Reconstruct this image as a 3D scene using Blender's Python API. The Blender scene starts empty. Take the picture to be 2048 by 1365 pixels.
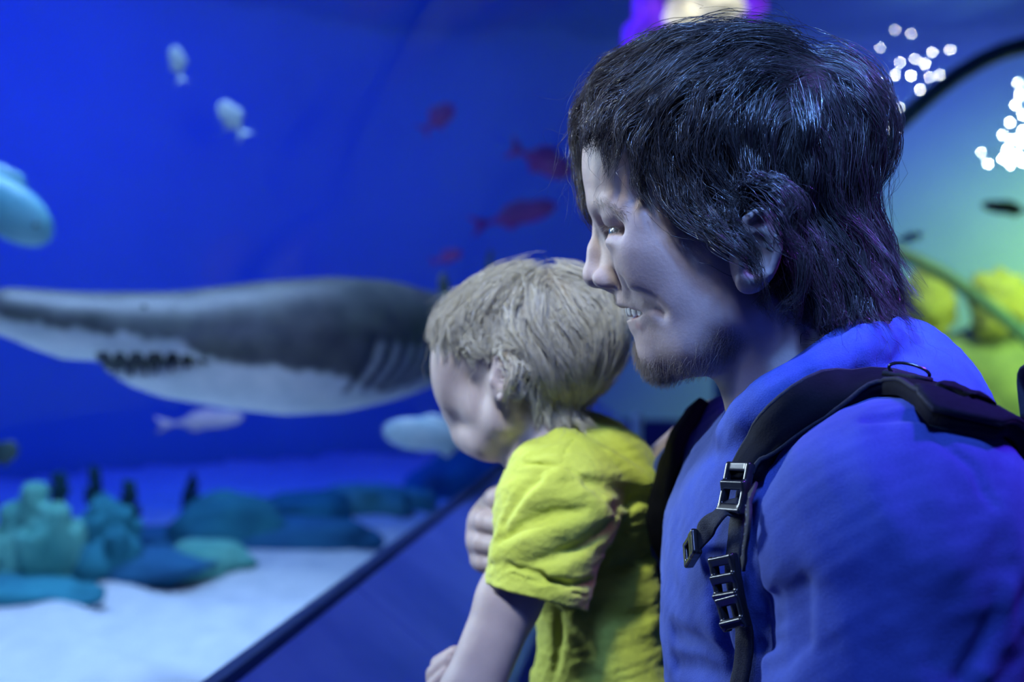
import bpy, math, random
import numpy as np
from mathutils import Vector, Matrix, Quaternion

random.seed(7)
RNG = np.random.default_rng(11)
SC = bpy.context.scene
COL = SC.collection

# ------------------------------------------------------------------ camera, world, lights, exposure
F, CX, CY, CAMZ = 2560.0, 1024.0, 682.5, 1.5        # focal length in pixels of a 2048-wide frame; eye height


def P(u, v, y):
    """world point seen at pixel (u, v) at depth y from the camera"""
    return np.array([(u - CX) / F * y, y, CAMZ - (v - CY) / F * y])


cam_data = bpy.data.cameras.new('camera')
cam_data.sensor_width = 36.0
cam_data.lens = 36.0 * F / 2048.0
cam_data.clip_start = 0.02
cam_data.clip_end = 80
cam = bpy.data.objects.new('camera', cam_data)
cam.location = (0, 0, CAMZ)
cam.rotation_euler = (math.pi / 2, 0, 0)
COL.objects.link(cam)
SC.camera = cam
cam_data.dof.use_dof = True
cam_data.dof.focus_distance = 0.86
cam_data.dof.aperture_fstop = 4.6

world = bpy.data.worlds.new('world')
SC.world = world
world.use_nodes = True
_bg = world.node_tree.nodes['Background']
_bg.inputs[0].default_value = (0.05, 0.09, 0.42, 1)
_bg.inputs[1].default_value = 0.10

SC.view_settings.view_transform = 'Standard'
SC.view_settings.look = 'None'
SC.view_settings.gamma = 1.0
SC.view_settings.use_curve_mapping = False
SC.view_settings.exposure = 0.0
SC.cycles.adaptive_threshold = 0.2
SC.cycles.max_bounces = 3
SC.cycles.diffuse_bounces = 1
SC.cycles.glossy_bounces = 1
SC.cycles.transmission_bounces = 2
SC.cycles.transparent_max_bounces = 12
SC.cycles.sample_clamp_indirect = 4.0
SC.cycles.caustics_reflective = False
SC.cycles.caustics_refractive = False


def area_light(name, loc, target, size, power, color, size_y=None, spread=math.pi):
    ld = bpy.data.lights.new(name, 'AREA')
    ld.energy = power
    ld.color = color
    ld.size = size
    if size_y:
        ld.shape = 'RECTANGLE'
        ld.size_y = size_y
    ld.spread = spread
    o = bpy.data.objects.new(name, ld)
    o.location = loc
    d = Vector(target) - Vector(loc)
    o.rotation_euler = d.to_track_quat('-Z', 'Y').to_euler()
    COL.objects.link(o)
    return o


# tank lamps
area_light('tank_lamp_near', (-1.3, 3.4, 3.9), (-1.2, 3.6, 0.8), 1.6, 42, (0.36, 0.58, 1.0), 2.4, math.radians(72))
area_light('tank_lamp_far', (-1.2, 6.0, 3.9), (-1.4, 6.4, 0.8), 2.0, 10, (0.05, 0.38, 1.0), 2.5, math.radians(110))
area_light('tank_wall_wash', (-1.6, 6.5, 3.85), (-2.6, 9.5, 2.0), 4.0, 130, (0.014, 0.032, 1.0), 1.0)
area_light('tank_wall_wash_side', (-2.0, 3.6, 3.9), (-4.6, 4.6, 2.0), 4.0, 27, (0.014, 0.032, 1.0), 1.0)
area_light('tank_lamp_green', (4.6, 7.3, 3.9), (4.5, 9.2, 1.4), 1.6, 150, (0.85, 1.0, 0.15), 1.6, math.radians(88))
area_light('tank_lamp_violet', (3.0, 8.2, 3.9), (3.3, 10.4, 3.0), 1.6, 16, (0.26, 0.24, 1.0), 0.8, math.radians(100))
# light reaching the visitors
area_light('tank_key', (-1.35, 1.85, 1.95), (0.08, 0.95, 1.5), 0.4, 31, (0.68, 0.84, 1.0), 0.6)
area_light('tunnel_blue', (-0.1, -0.05, 2.75), (0.22, 0.85, 1.5), 0.4, 24, (0.22, 0.36, 1.0), 0.4)


def spot_light(name, loc, target, power, color, deg, blend=0.5, soft=0.08):
    ld = bpy.data.lights.new(name, 'SPOT')
    ld.energy = power
    ld.color = color
    ld.spot_size = math.radians(deg)
    ld.spot_blend = blend
    ld.shadow_soft_size = soft
    o = bpy.data.objects.new(name, ld)
    o.location = loc
    o.rotation_euler = (Vector(target) - Vector(loc)).to_track_quat('-Z', 'Y').to_euler()
    COL.objects.link(o)
    return o


spot_light('violet_spot', (0.85, 0.65, 2.55), (0.34, 0.85, 1.5), 105, (0.28, 0.07, 1.0), 22, 0.6)
spot_light('boy_spot', (-0.3, 0.25, 2.55), (0.07, 1.2, 1.37), 76, (0.95, 1.0, 0.9), 19)
spot_light('hair_highlight_spot', (0.0, 0.25, 2.55), (0.22, 0.87, 1.68), 190, (0.15, 0.38, 1.0), 16, 0.6)  # unseen spot added to put blue highlights on the man's hair


# ------------------------------------------------------------------ helpers: tagging, meshes, materials
def tag(o, label, cat, group=None, kind=None):
    o['label'] = label
    o['category'] = cat
    if group:
        o['group'] = group
    if kind:
        o['kind'] = kind
    return o


def empty(name, loc=(0, 0, 0)):
    o = bpy.data.objects.new(name, None)
    o.location = loc
    o.empty_display_size = 0.05
    COL.objects.link(o)
    return o


def mesh_obj(name, verts, faces, mat, parent=None, smooth=True, attrs=None):
    """verts (n,3) world coordinates; faces (m,3|4) array or list of lists"""
    verts = np.asarray(verts, np.float32)
    me = bpy.data.meshes.new(name)
    if isinstance(faces, np.ndarray):
        m, k = faces.shape
        me.vertices.add(len(verts))
        me.vertices.foreach_set('co', verts.ravel())
        me.loops.add(m * k)
        me.loops.foreach_set('vertex_index', faces.astype(np.int32).ravel())
        me.polygons.add(m)
        me.polygons.foreach_set('loop_start', np.arange(0, m * k, k, dtype=np.int32))
        me.polygons.foreach_set('loop_total', np.full(m, k, np.int32))
        me.update(calc_edges=True)
    else:
        me.from_pydata([tuple(map(float, v)) for v in verts], [], [tuple(int(i) for i in f) for f in faces])
        me.update()
    if attrs:
        for an, av in attrs.items():
            av = np.asarray(av, np.float32)
            a = me.attributes.new(an, 'FLOAT', 'POINT')
            a.data.foreach_set('value', av)
    me.polygons.foreach_set('use_smooth', np.full(len(me.polygons), bool(smooth)))
    me.materials.append(mat)
    o = bpy.data.objects.new(name, me)
    COL.objects.link(o)
    if parent is not None:
        o.parent = parent
        if parent.type == 'EMPTY':
            o.matrix_parent_inverse = Matrix.Translation(parent.location).inverted()
    return o


def join_parts(parts):
    vs, fs, off = [], [], 0
    for v, f in parts:
        v = np.asarray(v, np.float64)
        vs.append(v)
        for q in (f.tolist() if isinstance(f, np.ndarray) else f):
            fs.append([i + off for i in q])
        off += len(v)
    return np.concatenate(vs), fs


class NT:
    """tiny node-tree helper"""
    def __init__(s, mat):
        mat.use_nodes = True
        s.t = mat.node_tree
        s.n = s.t.nodes
        s.b = s.n.get('Principled BSDF')
        s.out = s.n.get('Material Output')

    def node(s, kind, **kw):
        n = s.n.new(kind)
        for k, v in kw.items():
            if k.startswith('i_'):
                n.inputs[k[2:].replace('_', ' ')].default_value = v
            else:
                setattr(n, k, v)
        return n

    def link(s, a, b):
        s.t.links.new(a, b)

    def ramp(s, fac, stops):
        r = s.n.new('ShaderNodeValToRGB')
        el = r.color_ramp.elements
        while len(el) < len(stops):
            el.new(0.5)
        for e, (p, c) in zip(el, stops):
            e.position = p
            e.color = (*c, 1) if len(c) == 3 else c
        if fac is not None:
            s.link(fac, r.inputs[0])
        return r


def noise_mat(name, c1, c2, scale=8.0, rough=0.6, detail=4.0, bump=0.0, bump_scale=None, spec=0.5, sheen=0.0, metallic=0.0, coat=0.0,
              stretch=(1, 1, 1), sub=0.0, bump_dist=0.01):
    m = bpy.data.materials.new(name)
    t = NT(m)
    tc = t.node('ShaderNodeTexCoord')
    mp = t.node('ShaderNodeMapping')
    mp.inputs['Scale'].default_value = stretch
    t.link(tc.outputs['Object'], mp.inputs['Vector'])
    nz = t.node('ShaderNodeTexNoise', i_Scale=scale, i_Detail=detail)
    t.link(mp.outputs[0], nz.inputs['Vector'])
    r = t.ramp(nz.outputs['Fac'], [(0.3, c1), (0.7, c2)])
    t.link(r.outputs[0], t.b.inputs['Base Color'])
    t.b.inputs['Roughness'].default_value = rough
    t.b.inputs['Specular IOR Level'].default_value = spec
    t.b.inputs['Metallic'].default_value = metallic
    t.b.inputs['Sheen Weight'].default_value = sheen
    t.b.inputs['Coat Weight'].default_value = coat
    if sub:
        t.b.inputs['Subsurface Weight'].default_value = sub
        t.b.inputs['Subsurface Radius'].default_value = (0.012, 0.006, 0.004)
    if bump:
        nb = t.node('ShaderNodeTexNoise', i_Scale=bump_scale or scale * 4, i_Detail=5.0)
        t.link(mp.outputs[0], nb.inputs['Vector'])
        bp = t.node('ShaderNodeBump', i_Strength=bump, i_Distance=bump_dist)
        t.link(nb.outputs['Fac'], bp.inputs['Height'])
        t.link(bp.outputs[0], t.b.inputs['Normal'])
    return m


def emit_mat(name, color, strength):
    m = bpy.data.materials.new(name)
    t = NT(m)
    t.b.inputs['Base Color'].default_value = (*color, 1)
    t.b.inputs['Emission Color'].default_value = (*color, 1)
    t.b.inputs['Emission Strength'].default_value = strength
    m.cycles.emission_sampling = 'NONE'
    return m


# ------------------------------------------------------------------ signed-distance modelling
class Grid:
    def __init__(s, lo, hi, h):
        s.lo = np.array(lo, float)
        s.h = h
        s.n = np.ceil((np.array(hi, float) - s.lo) / h).astype(int) + 1
        s.ax = [(s.lo[i] + h * np.arange(s.n[i])).astype(np.float32) for i in range(3)]
        s.d = np.full(tuple(s.n), 1.0, np.float32)

    def block(s, lo, hi):
        sl = []
        for i in range(3):
            a = int(max(0, math.floor((lo[i] - s.lo[i]) / s.h)))
            b = int(min(s.n[i], math.ceil((hi[i] - s.lo[i]) / s.h) + 1))
            if b <= a:
                return None
            sl.append(slice(a, b))
        return tuple(sl)

    def co(s, sl):
        return s.ax[0][sl[0]][:, None, None], s.ax[1][sl[1]][None, :, None], s.ax[2][sl[2]][None, None, :]

    def op(s, prim, k, mode):
        fn, lo, hi = prim
        pad = k + 3 * s.h
        sl = s.block(np.asarray(lo) - pad, np.asarray(hi) + pad)
        if sl is None:
            return
        b = fn(*s.co(sl)).astype(np.float32)
        a = s.d[sl]
        if mode == 'add':
            r = np.minimum(a, b)
            if k > 0:
                h = np.maximum(k - np.abs(a - b), 0) / k
                r = r - h * h * (k / 4)
        elif mode == 'sub':
            b = -b
            r = np.maximum(a, b)
            if k > 0:
                h = np.maximum(k - np.abs(a - b), 0) / k
                r = r + h * h * (k / 4)
        else:
            r = np.maximum(a, b)
        s.d[sl] = r

    def add(s, prim, k=0.0):
        s.op(prim, k, 'add')

    def sub(s, prim, k=0.0):
        s.op(prim, k, 'sub')

    def sample(s, p):
        q = (np.asarray(p) - s.lo) / s.h
        q = np.clip(q, 0, s.n - 1.001)
        i = q.astype(int)
        f = q - i
        d = s.d
        r = 0
        for dx in (0, 1):
            for dy in (0, 1):
                for dz in (0, 1):
                    w = (f[:, 0] if dx else 1 - f[:, 0]) * (f[:, 1] if dy else 1 - f[:, 1]) * (f[:, 2] if dz else 1 - f[:, 2])
                    r = r + w * d[i[:, 0] + dx, i[:, 1] + dy, i[:, 2] + dz]
        return r

    def grad(s, p, e=0.003):
        p = np.asarray(p, float)
        g = np.empty_like(p)
        for i in range(3):
            o = np.zeros(3)
            o[i] = e
            g[:, i] = s.sample(p + o) - s.sample(p - o)
        return g / np.maximum(np.linalg.norm(g, axis=1, keepdims=True), 1e-9)

    def mesh(s):
        d = s.d
        nx, ny, nz = d.shape
        sg = d < 0
        c = np.zeros((nx - 1, ny - 1, nz - 1), np.uint8)
        for dx in (0, 1):
            for dy in (0, 1):
                for dz in (0, 1):
                    c += sg[dx:nx - 1 + dx, dy:ny - 1 + dy, dz:nz - 1 + dz]
        idx = np.argwhere((c > 0) & (c < 8))
        ids = np.full((nx - 1, ny - 1, nz - 1), -1, np.int32)
        ids[idx[:, 0], idx[:, 1], idx[:, 2]] = np.arange(len(idx))
        acc = np.zeros((len(idx), 3))
        cnt = np.zeros(len(idx))
        for ax in range(3):
            o1, o2 = [a for a in range(3) if a != ax]
            for p in (0, 1):
                for q in (0, 1):
                    ca = [0, 0, 0]
                    ca[o1], ca[o2] = p, q
                    cb = list(ca)
                    cb[ax] = 1
                    va = d[idx[:, 0] + ca[0], idx[:, 1] + ca[1], idx[:, 2] + ca[2]]
                    vb = d[idx[:, 0] + cb[0], idx[:, 1] + cb[1], idx[:, 2] + cb[2]]
                    m = (va < 0) != (vb < 0)
                    t = np.where(m, va / np.where(m, va - vb, 1), 0)
                    acc[:, ax] += np.where(m, t, 0)
                    acc[:, o1] += np.where(m, p, 0)
                    acc[:, o2] += np.where(m, q, 0)
                    cnt += m
        verts = s.lo + s.h * (idx + acc / np.maximum(cnt, 1)[:, None])
        quads = []
        for ax in range(3):
            o1, o2 = [a for a in range(3) if a != ax]
            A = [slice(0, n) for n in d.shape]
            B = [slice(0, n) for n in d.shape]
            A[ax] = slice(0, d.shape[ax] - 1)
            B[ax] = slice(1, d.shape[ax])
            sa, sb = sg[tuple(A)], sg[tuple(B)]
            e = np.argwhere(sa != sb)
            e = e[(e[:, o1] > 0) & (e[:, o2] > 0) & (e[:, o1] < d.shape[o1] - 1) & (e[:, o2] < d.shape[o2] - 1)]
            ins = sa[e[:, 0], e[:, 1], e[:, 2]]
            cs = []
            for p, q in ((1, 1), (0, 1), (0, 0), (1, 0)):
                f = e.copy()
                f[:, o1] -= p
                f[:, o2] -= q
                cs.append(ids[f[:, 0], f[:, 1], f[:, 2]])
            qd = np.stack(cs, 1)
            flip = ins if ax != 1 else ~ins
            qd = np.where(flip[:, None], qd, qd[:, ::-1])
            quads.append(qd)
        quads = np.concatenate(quads)
        quads = quads[(quads >= 0).all(1)]
        return verts, quads


def euler_m(rx, ry, rz):
    return np.array(Matrix.Rotation(rz, 3, 'Z') @ Matrix.Rotation(ry, 3, 'Y') @ Matrix.Rotation(rx, 3, 'X'))


def ell(c, r, rot=None):
    c = np.asarray(c, float)
    r = np.asarray(r, float) if np.ndim(r) else np.array([r, r, r], float)
    R = np.eye(3) if rot is None else rot

    def fn(x, y, z):
        x, y, z = x - c[0], y - c[1], z - c[2]
        a = R[0, 0] * x + R[1, 0] * y + R[2, 0] * z
        b = R[0, 1] * x + R[1, 1] * y + R[2, 1] * z
        g = R[0, 2] * x + R[1, 2] * y + R[2, 2] * z
        k0 = np.sqrt((a / r[0]) ** 2 + (b / r[1]) ** 2 + (g / r[2]) ** 2)
        k1 = np.sqrt((a / r[0] ** 2) ** 2 + (b / r[1] ** 2) ** 2 + (g / r[2] ** 2) ** 2)
        return np.where(k1 > 1e-6, k0 * (k0 - 1) / np.maximum(k1, 1e-6), -r.min())
    m = r.max()
    e = np.abs(R) @ r
    return fn, c - e, c + e


def cone(p, q, r1, r2):
    p, q = np.asarray(p, float), np.asarray(q, float)
    ba = q - p
    l2 = max(float(ba @ ba), 1e-12)

    def fn(x, y, z):
        x, y, z = x - p[0], y - p[1], z - p[2]
        t = np.clip((x * ba[0] + y * ba[1] + z * ba[2]) / l2, 0, 1)
        return np.sqrt((x - ba[0] * t) ** 2 + (y - ba[1] * t) ** 2 + (z - ba[2] * t) ** 2) - (r1 + (r2 - r1) * t)
    m = max(r1, r2)
    return fn, np.minimum(p, q) - m, np.maximum(p, q) + m


def chain(pts, rs):
    return [cone(pts[i], pts[i + 1], rs[i], rs[i + 1]) for i in range(len(pts) - 1)]


def chain_u(pts, rs):
    """one primitive: hard union of a chain of cones"""
    pr = chain(pts, rs)
    lo = np.min([p[1] for p in pr], 0)
    hi = np.max([p[2] for p in pr], 0)

    def fn(x, y, z):
        d = pr[0][0](x, y, z)
        for p in pr[1:]:
            d = np.minimum(d, p[0](x, y, z))
        return d
    return fn, lo, hi


def rbox(c, half, r, rot=None):
    c = np.asarray(c, float)
    hb = np.asarray(half, float)
    R = np.eye(3) if rot is None else rot

    def fn(x, y, z):
        x, y, z = x - c[0], y - c[1], z - c[2]
        a = np.abs(R[0, 0] * x + R[1, 0] * y + R[2, 0] * z) - hb[0] + r
        b = np.abs(R[0, 1] * x + R[1, 1] * y + R[2, 1] * z) - hb[1] + r
        g = np.abs(R[0, 2] * x + R[1, 2] * y + R[2, 2] * z) - hb[2] + r
        return np.sqrt(np.maximum(a, 0) ** 2 + np.maximum(b, 0) ** 2 + np.maximum(g, 0) ** 2) + np.minimum(np.maximum(a, np.maximum(b, g)), 0) - r
    e = np.abs(R) @ hb
    return fn, c - e, c + e


def smooth_path(pts, n):
    """Catmull-Rom through pts, resampled to n points by arc length"""
    p = np.asarray(pts, float)
    p = np.vstack([2 * p[0] - p[1], p, 2 * p[-1] - p[-2]])
    out = []
    for i in range(1, len(p) - 2):
        t = np.linspace(0, 1, 24, endpoint=False)[:, None]
        a, b, c, d = p[i - 1], p[i], p[i + 1], p[i + 2]
        out.append(0.5 * (2 * b + (c - a) * t + (2 * a - 5 * b + 4 * c - d) * t ** 2 + (3 * b - a - 3 * c + d) * t ** 3))
    out = np.vstack(out + [p[-2][None]])
    s = np.concatenate([[0], np.cumsum(np.linalg.norm(np.diff(out, axis=0), axis=1))])
    q = np.linspace(0, s[-1], n)
    return np.stack([np.interp(q, s, out[:, i]) for i in range(out.shape[1])], 1)


def tube(pts, r, sides=8, cap=True):
    """tube along pts (n,3); r scalar or (n,)"""
    p = np.asarray(pts, float)
    n = len(p)
    r = np.broadcast_to(np.asarray(r, float), (n,))
    t = np.gradient(p, axis=0)
    t /= np.maximum(np.linalg.norm(t, axis=1, keepdims=True), 1e-9)
    ref = np.array([0, 0, 1.0]) if abs(t[0][2]) < 0.9 else np.array([1.0, 0, 0])
    a = np.cross(t[0], ref)
    a /= np.linalg.norm(a)
    V = []
    ang = np.linspace(0, 2 * math.pi, sides, endpoint=False)
    for i in range(n):
        a = a - t[i] * (a @ t[i])
        a /= max(np.linalg.norm(a), 1e-9)
        b = np.cross(t[i], a)
        V.append(p[i] + r[i] * (np.cos(ang)[:, None] * a + np.sin(ang)[:, None] * b))
    V = np.vstack(V)
    Fc = []
    for i in range(n - 1):
        for j in range(sides):
            k = (j + 1) % sides
            Fc.append([i * sides + j, i * sides + k, (i + 1) * sides + k, (i + 1) * sides + j])
    if cap:
        Fc.append(list(range(sides))[::-1])
        Fc.append([(n - 1) * sides + j for j in range(sides)])
    return V, Fc


def ribbon(pts, nrm, width, thick):
    """flat strap of given width and thickness along pts; nrm (n,3) outward normals"""
    p = np.asarray(pts, float)
    n = len(p)
    t = np.gradient(p, axis=0)
    t /= np.linalg.norm(t, axis=1, keepdims=True)
    nr = np.asarray(nrm, float)
    nr = nr - t * (nr * t).sum(1, keepdims=True)
    nr /= np.linalg.norm(nr, axis=1, keepdims=True)
    s = np.cross(t, nr)
    w = np.broadcast_to(np.asarray(width, float), (n,))[:, None] / 2
    h = thick / 2
    prof = [(-1, -1), (-1, 0.5), (-0.9, 1), (-0.3, 1.06), (0.3, 1.06), (0.9, 1), (1, 0.5), (1, -1)]
    V = np.stack([p + s * w * a + nr * h * b for a, b in prof], 1).reshape(-1, 3)
    k = len(prof)
    Fc = []
    for i in range(n - 1):
        for j in range(k):
            q = (j + 1) % k
            Fc.append([i * k + j, (i + 1) * k + j, (i + 1) * k + q, i * k + q])
    Fc.append(list(range(k)))
    Fc.append([(n - 1) * k + j for j in range(k)][::-1])
    return V, Fc


def vnoise(x, y, z, seed=0):
    """cheap smooth value noise in [-1,1] on arrays, by summed sines"""
    r = np.random.default_rng(seed)
    o = 0
    for i in range(6):
        k = r.normal(size=3)
        k /= np.linalg.norm(k)
        f = 1.0 + 0.5 * i
        o = o + np.sin(f * (k[0] * x + k[1] * y + k[2] * z) + r.uniform(0, 6.28)) / (1 + 0.35 * i)
    return o / 2.6


def in_poly(x, y, poly):
    c = np.zeros(len(x), bool)
    n = len(poly)
    for i in range(n):
        x1, y1 = poly[i]
        x2, y2 = poly[(i + 1) % n]
        m = ((y1 > y) != (y2 > y))
        xi = (x2 - x1) * (y - y1) / ((y2 - y1) if y2 != y1 else 1e-9) + x1
        c ^= m & (x < xi)
    return c


# ------------------------------------------------------------------ the setting: acrylic tunnel through the tank
def gx(y):
    """x of the foot of the left acrylic wall at depth y"""
    return -0.53 + 0.121 * y


TD = np.array([0.121, 1.0, 0]) / math.hypot(0.121, 1.0)          # along the tunnel
TN = np.array([TD[1], -TD[0], 0])                                # across, to the right
LEDGE_Z, SAND_Z, TW = 1.10, 0.60, 2.2


def tp(s, y, z):
    """point s metres to the right of the left acrylic wall, at depth y along it"""
    return np.array([gx(y), y, 0]) + TN * s + np.array([0, 0, z])


def extrude(prof, y0, y1, n=2, closed=False):
    ys = np.linspace(y0, y1, n)
    V = np.array([tp(s, y, z) for y in ys for s, z in prof])
    k = len(prof)
    Fc = []
    for i in range(n - 1):
        for j in range(k if closed else k - 1):
            q = (j + 1) % k
            Fc.append([i * k + j, i * k + q, (i + 1) * k + q, (i + 1) * k + j])
    if closed:
        Fc.append(list(range(k))[::-1])
        Fc.append([(n - 1) * k + j for j in range(k)])
    return V, Fc


def structure(o):
    o['kind'] = 'structure'
    return o


carpet = noise_mat('dark_carpet', (0.012, 0.014, 0.03), (0.02, 0.024, 0.045), 60, 0.95, bump=0.3)
V_, F_ = extrude([(0.0, -0.06), (0.0, 0.0), (TW, 0.0), (TW, -0.06)], -1.5, 9.0, 2, True)
structure(mesh_obj('floor', V_, F_, carpet, smooth=False))

# sloping ledges below the acrylic, cast in lengths with open joints
ledge_m = noise_mat('blue_painted_ledge', (0.07, 0.12, 0.66), (0.16, 0.22, 0.86), 5, 0.35, detail=6, bump=0.08, bump_scale=60, stretch=(1, 1, 1))
def ledge_run(side, cuts, label_name):
    root = None
    for i in range(len(cuts) - 1):
        y0, y1 = cuts[i] + 0.004, cuts[i + 1] - 0.004
        pr = [(0.012, 0.02), (0.012, LEDGE_Z - 0.012), (0.022, LEDGE_Z - 0.004), (0.14, LEDGE_Z - 0.098), (0.25, LEDGE_Z - 0.182), (0.262, LEDGE_Z - 0.20), (0.266, LEDGE_Z - 0.23), (0.266, 0.02)]
        if side > 0:
            pr = [(TW - s, z) for s, z in pr][::-1]
        V, Fc = extrude(pr, y0, y1, 2, True)
        o = mesh_obj('ledge_segment', V, Fc, ledge_m, smooth=False)
        if root is None:
            root = empty(label_name, tp(0.1, 3, 0) if side < 0 else tp(TW - 0.1, 3, 0))
            structure(root)
        o.parent = root
        o.matrix_parent_inverse = Matrix.Translation(root.location).inverted()
    return root


left_ledge = ledge_run(-1, [-1.5, 0.1, 2.1, 4.1, 6.1, 9.0], 'trim_1')
right_ledge = ledge_run(1, [-1.5, 1.0, 3.5, 6.0, 9.0], 'trim_2')
# dark channel that seats the acrylic
chan = noise_mat('dark_channel', (0.006, 0.02, 0.10), (0.01, 0.03, 0.14), 20, 0.35)
V_, F_ = extrude([(-0.008, LEDGE_Z - 0.05), (-0.008, LEDGE_Z + 0.006), (0.0125, LEDGE_Z + 0.006), (0.0125, LEDGE_Z - 0.05)], -1.5, 9.0, 2, True)
o_ = mesh_obj('channel', V_, F_, chan, left_ledge, smooth=False)
V_, F_ = extrude([(TW - 0.0125, LEDGE_Z - 0.05), (TW - 0.0125, LEDGE_Z + 0.012), (TW + 0.03, LEDGE_Z + 0.012), (TW + 0.03, LEDGE_Z - 0.05)], -1.5, 9.0, 2, True)
o_ = mesh_obj('channel', V_, F_, chan, right_ledge, smooth=False)

# acrylic vault
acr = bpy.data.materials.new('clear_acrylic')
t_ = NT(acr)
tr_ = t_.node('ShaderNodeBsdfTransparent')
tr_.inputs[0].default_value = (0.93, 0.97, 1.0, 1)
gl_ = t_.node('ShaderNodeBsdfGlossy')
gl_.inputs['Roughness'].default_value = 0.03
lw_ = t_.node('ShaderNodeLayerWeight')
lw_.inputs[0].default_value = 0.5
pw_ = t_.node('ShaderNodeMath', operation='POWER')
pw_.inputs[1].default_value = 5.0
t_.link(lw_.outputs['Facing'], pw_.inputs[0])
fr_ = t_.node('ShaderNodeMath', operation='MULTIPLY_ADD')
fr_.inputs[1].default_value = 0.08
fr_.inputs[2].default_value = 0.008
t_.link(pw_.outputs[0], fr_.inputs[0])
mx_ = t_.node('ShaderNodeMixShader')
t_.link(fr_.outputs[0], mx_.inputs[0])
t_.link(tr_.outputs[0], mx_.inputs[1])
t_.link(gl_.outputs[0], mx_.inputs[2])
t_.link(mx_.outputs[0], t_.out.inputs[0])
prof_ = [(0.0, LEDGE_Z), (0.0, 1.35), (0.0, 1.55)]
for i in range(1, 30):
    a = math.pi * i / 30
    prof_.append((TW / 2 - TW / 2 * math.cos(a), 1.62 + 1.0 * math.sin(a)))
prof_ += [(TW, 1.55), (TW, 1.35), (TW, LEDGE_Z)]
V_, F_ = extrude(prof_, -1.5, 9.0, 2)
pane = structure(mesh_obj('window_1', V_, F_, acr))

# tank: painted back wall and sand
wallm = noise_mat('tank_wall_paint', (0.13, 0.32, 0.60), (0.18, 0.40, 0.68), 0.7, 0.8, detail=3)
plan = smooth_path([(-3.0, -1.6, 0), (-4.4, 1.5, 0), (-4.6, 5, 0), (-3.2, 8.6, 0), (0, 10.6, 0), (3.5, 10.4, 0), (6.2, 8, 0), (6.6, 4, 0), (5.5, -1.6, 0)], 60)
V_ = np.vstack([np.column_stack([plan[:, :2], np.full(60, z)]) for z in (0.3, 4.6)])
F_ = [[i, i + 1, 60 + i + 1, 60 + i] for i in range(59)]
structure(mesh_obj('wall_back', V_, F_, wallm))
ceil_m = noise_mat('dark_ceiling', (0.02, 0.04, 0.12), (0.03, 0.06, 0.2), 2, 0.9)
V_ = np.vstack([[[1.0, 4.0, 4.6]], np.column_stack([plan[:, :2], np.full(60, 4.6)])])
structure(mesh_obj('ceiling', V_, [[0, i + 1, i + 2] for i in range(59)] + [[0, 60, 1]], ceil_m, smooth=False))


def sand_patch(s0, s1, y0, y1, name):
    nx, ny = 90, 130
    S, Y = np.meshgrid(np.linspace(s0, s1, nx), np.linspace(y0, y1, ny))
    b = np.array([0, 0, 0])
    X = gx(Y) + TN[0] * S
    YY = Y + TN[1] * S
    rip = 0.030 * np.sin((X * 0.5 + YY * 1.0) * 13 + 1.6 * np.sin(X * 4 + YY * 1.3) + 0.8 * np.sin(YY * 6)) + 0.012 * np.sin(X * 5 + 1) * np.sin(YY * 4.0)
    Z = SAND_Z + rip + 0.015 * np.sin(X * 2.2 + 0.4) * np.sin(YY * 1.7)
    V = np.stack([X, YY, Z], -1).reshape(-1, 3)
    i, j = np.meshgrid(np.arange(ny - 1), np.arange(nx - 1), indexing='ij')
    q = np.stack([i * nx + j, i * nx + j + 1, (i + 1) * nx + j + 1, (i + 1) * nx + j], -1).reshape(-1, 4)
    inside = in_poly(V[:, 0], V[:, 1], [tuple(p) for p in plan[:, :2] * 0.985 + np.array([1.0, 4.0]) * 0.015])
    return mesh_obj(name, V, q[inside[q].all(1)], sand_m)


sand_m = noise_mat('pale_sand', (0.62, 0.66, 0.68), (0.78, 0.80, 0.80), 9, 0.95, detail=8, bump=0.35, bump_scale=240)
so_ = sand_patch(-4.2, -0.02, -1.2, 10.6, 'sand')
tag(so_, 'pale rippled sand on the tank bottom beyond the sloping blue ledge', 'sand', kind='stuff')
so_ = sand_patch(TW + 0.02, 6.5, -1.2, 10.6, 'sand')
tag(so_, 'green-lit sand on the tank bottom at the right, behind the man', 'sand', kind='stuff')

# end of the tunnel: low dark panel under a pane
endm = noise_mat('navy_panel', (0.015, 0.025, 0.12), (0.02, 0.035, 0.16), 3, 0.5)
V_, F_ = extrude([(0.0, 0.0), (0.0, 0.95), (TW, 0.95), (TW, 0.0)], 8.9, 9.0, 2, True)
structure(mesh_obj('wall_end', V_, F_, endm, smooth=False))

# rippled water surface over the tank
wat = bpy.data.materials.new('water_surface')
t_ = NT(wat)
tr_ = t_.node('ShaderNodeBsdfTransparent')
tr_.inputs[0].default_value = (0.75, 0.88, 1.0, 1)
gl_ = t_.node('ShaderNodeBsdfGlossy')
gl_.inputs['Roughness'].default_value = 0.12
mx_ = t_.node('ShaderNodeMixShader')
mx_.inputs[0].default_value = 0.45
t_.link(tr_.outputs[0], mx_.inputs[1])
t_.link(gl_.outputs[0], mx_.inputs[2])
t_.link(mx_.outputs[0], t_.out.inputs[0])
nx_, ny_ = 120, 120
X_, Y_ = np.meshgrid(np.linspace(-4.8, 6.8, nx_), np.linspace(-1.6, 10.8, ny_))
Z_ = 4.0 + 0.03 * np.sin(3.1 * X_ + 1.4 * np.sin(2.0 * Y_)) + 0.025 * np.sin(4.3 * Y_ + 1.1 * np.sin(2.7 * X_)) + 0.012 * np.sin(9 * X_ + 7 * Y_)
V_ = np.stack([X_, Y_, Z_], -1).reshape(-1, 3)
i_, j_ = np.meshgrid(np.arange(ny_ - 1), np.arange(nx_ - 1), indexing='ij')
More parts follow.
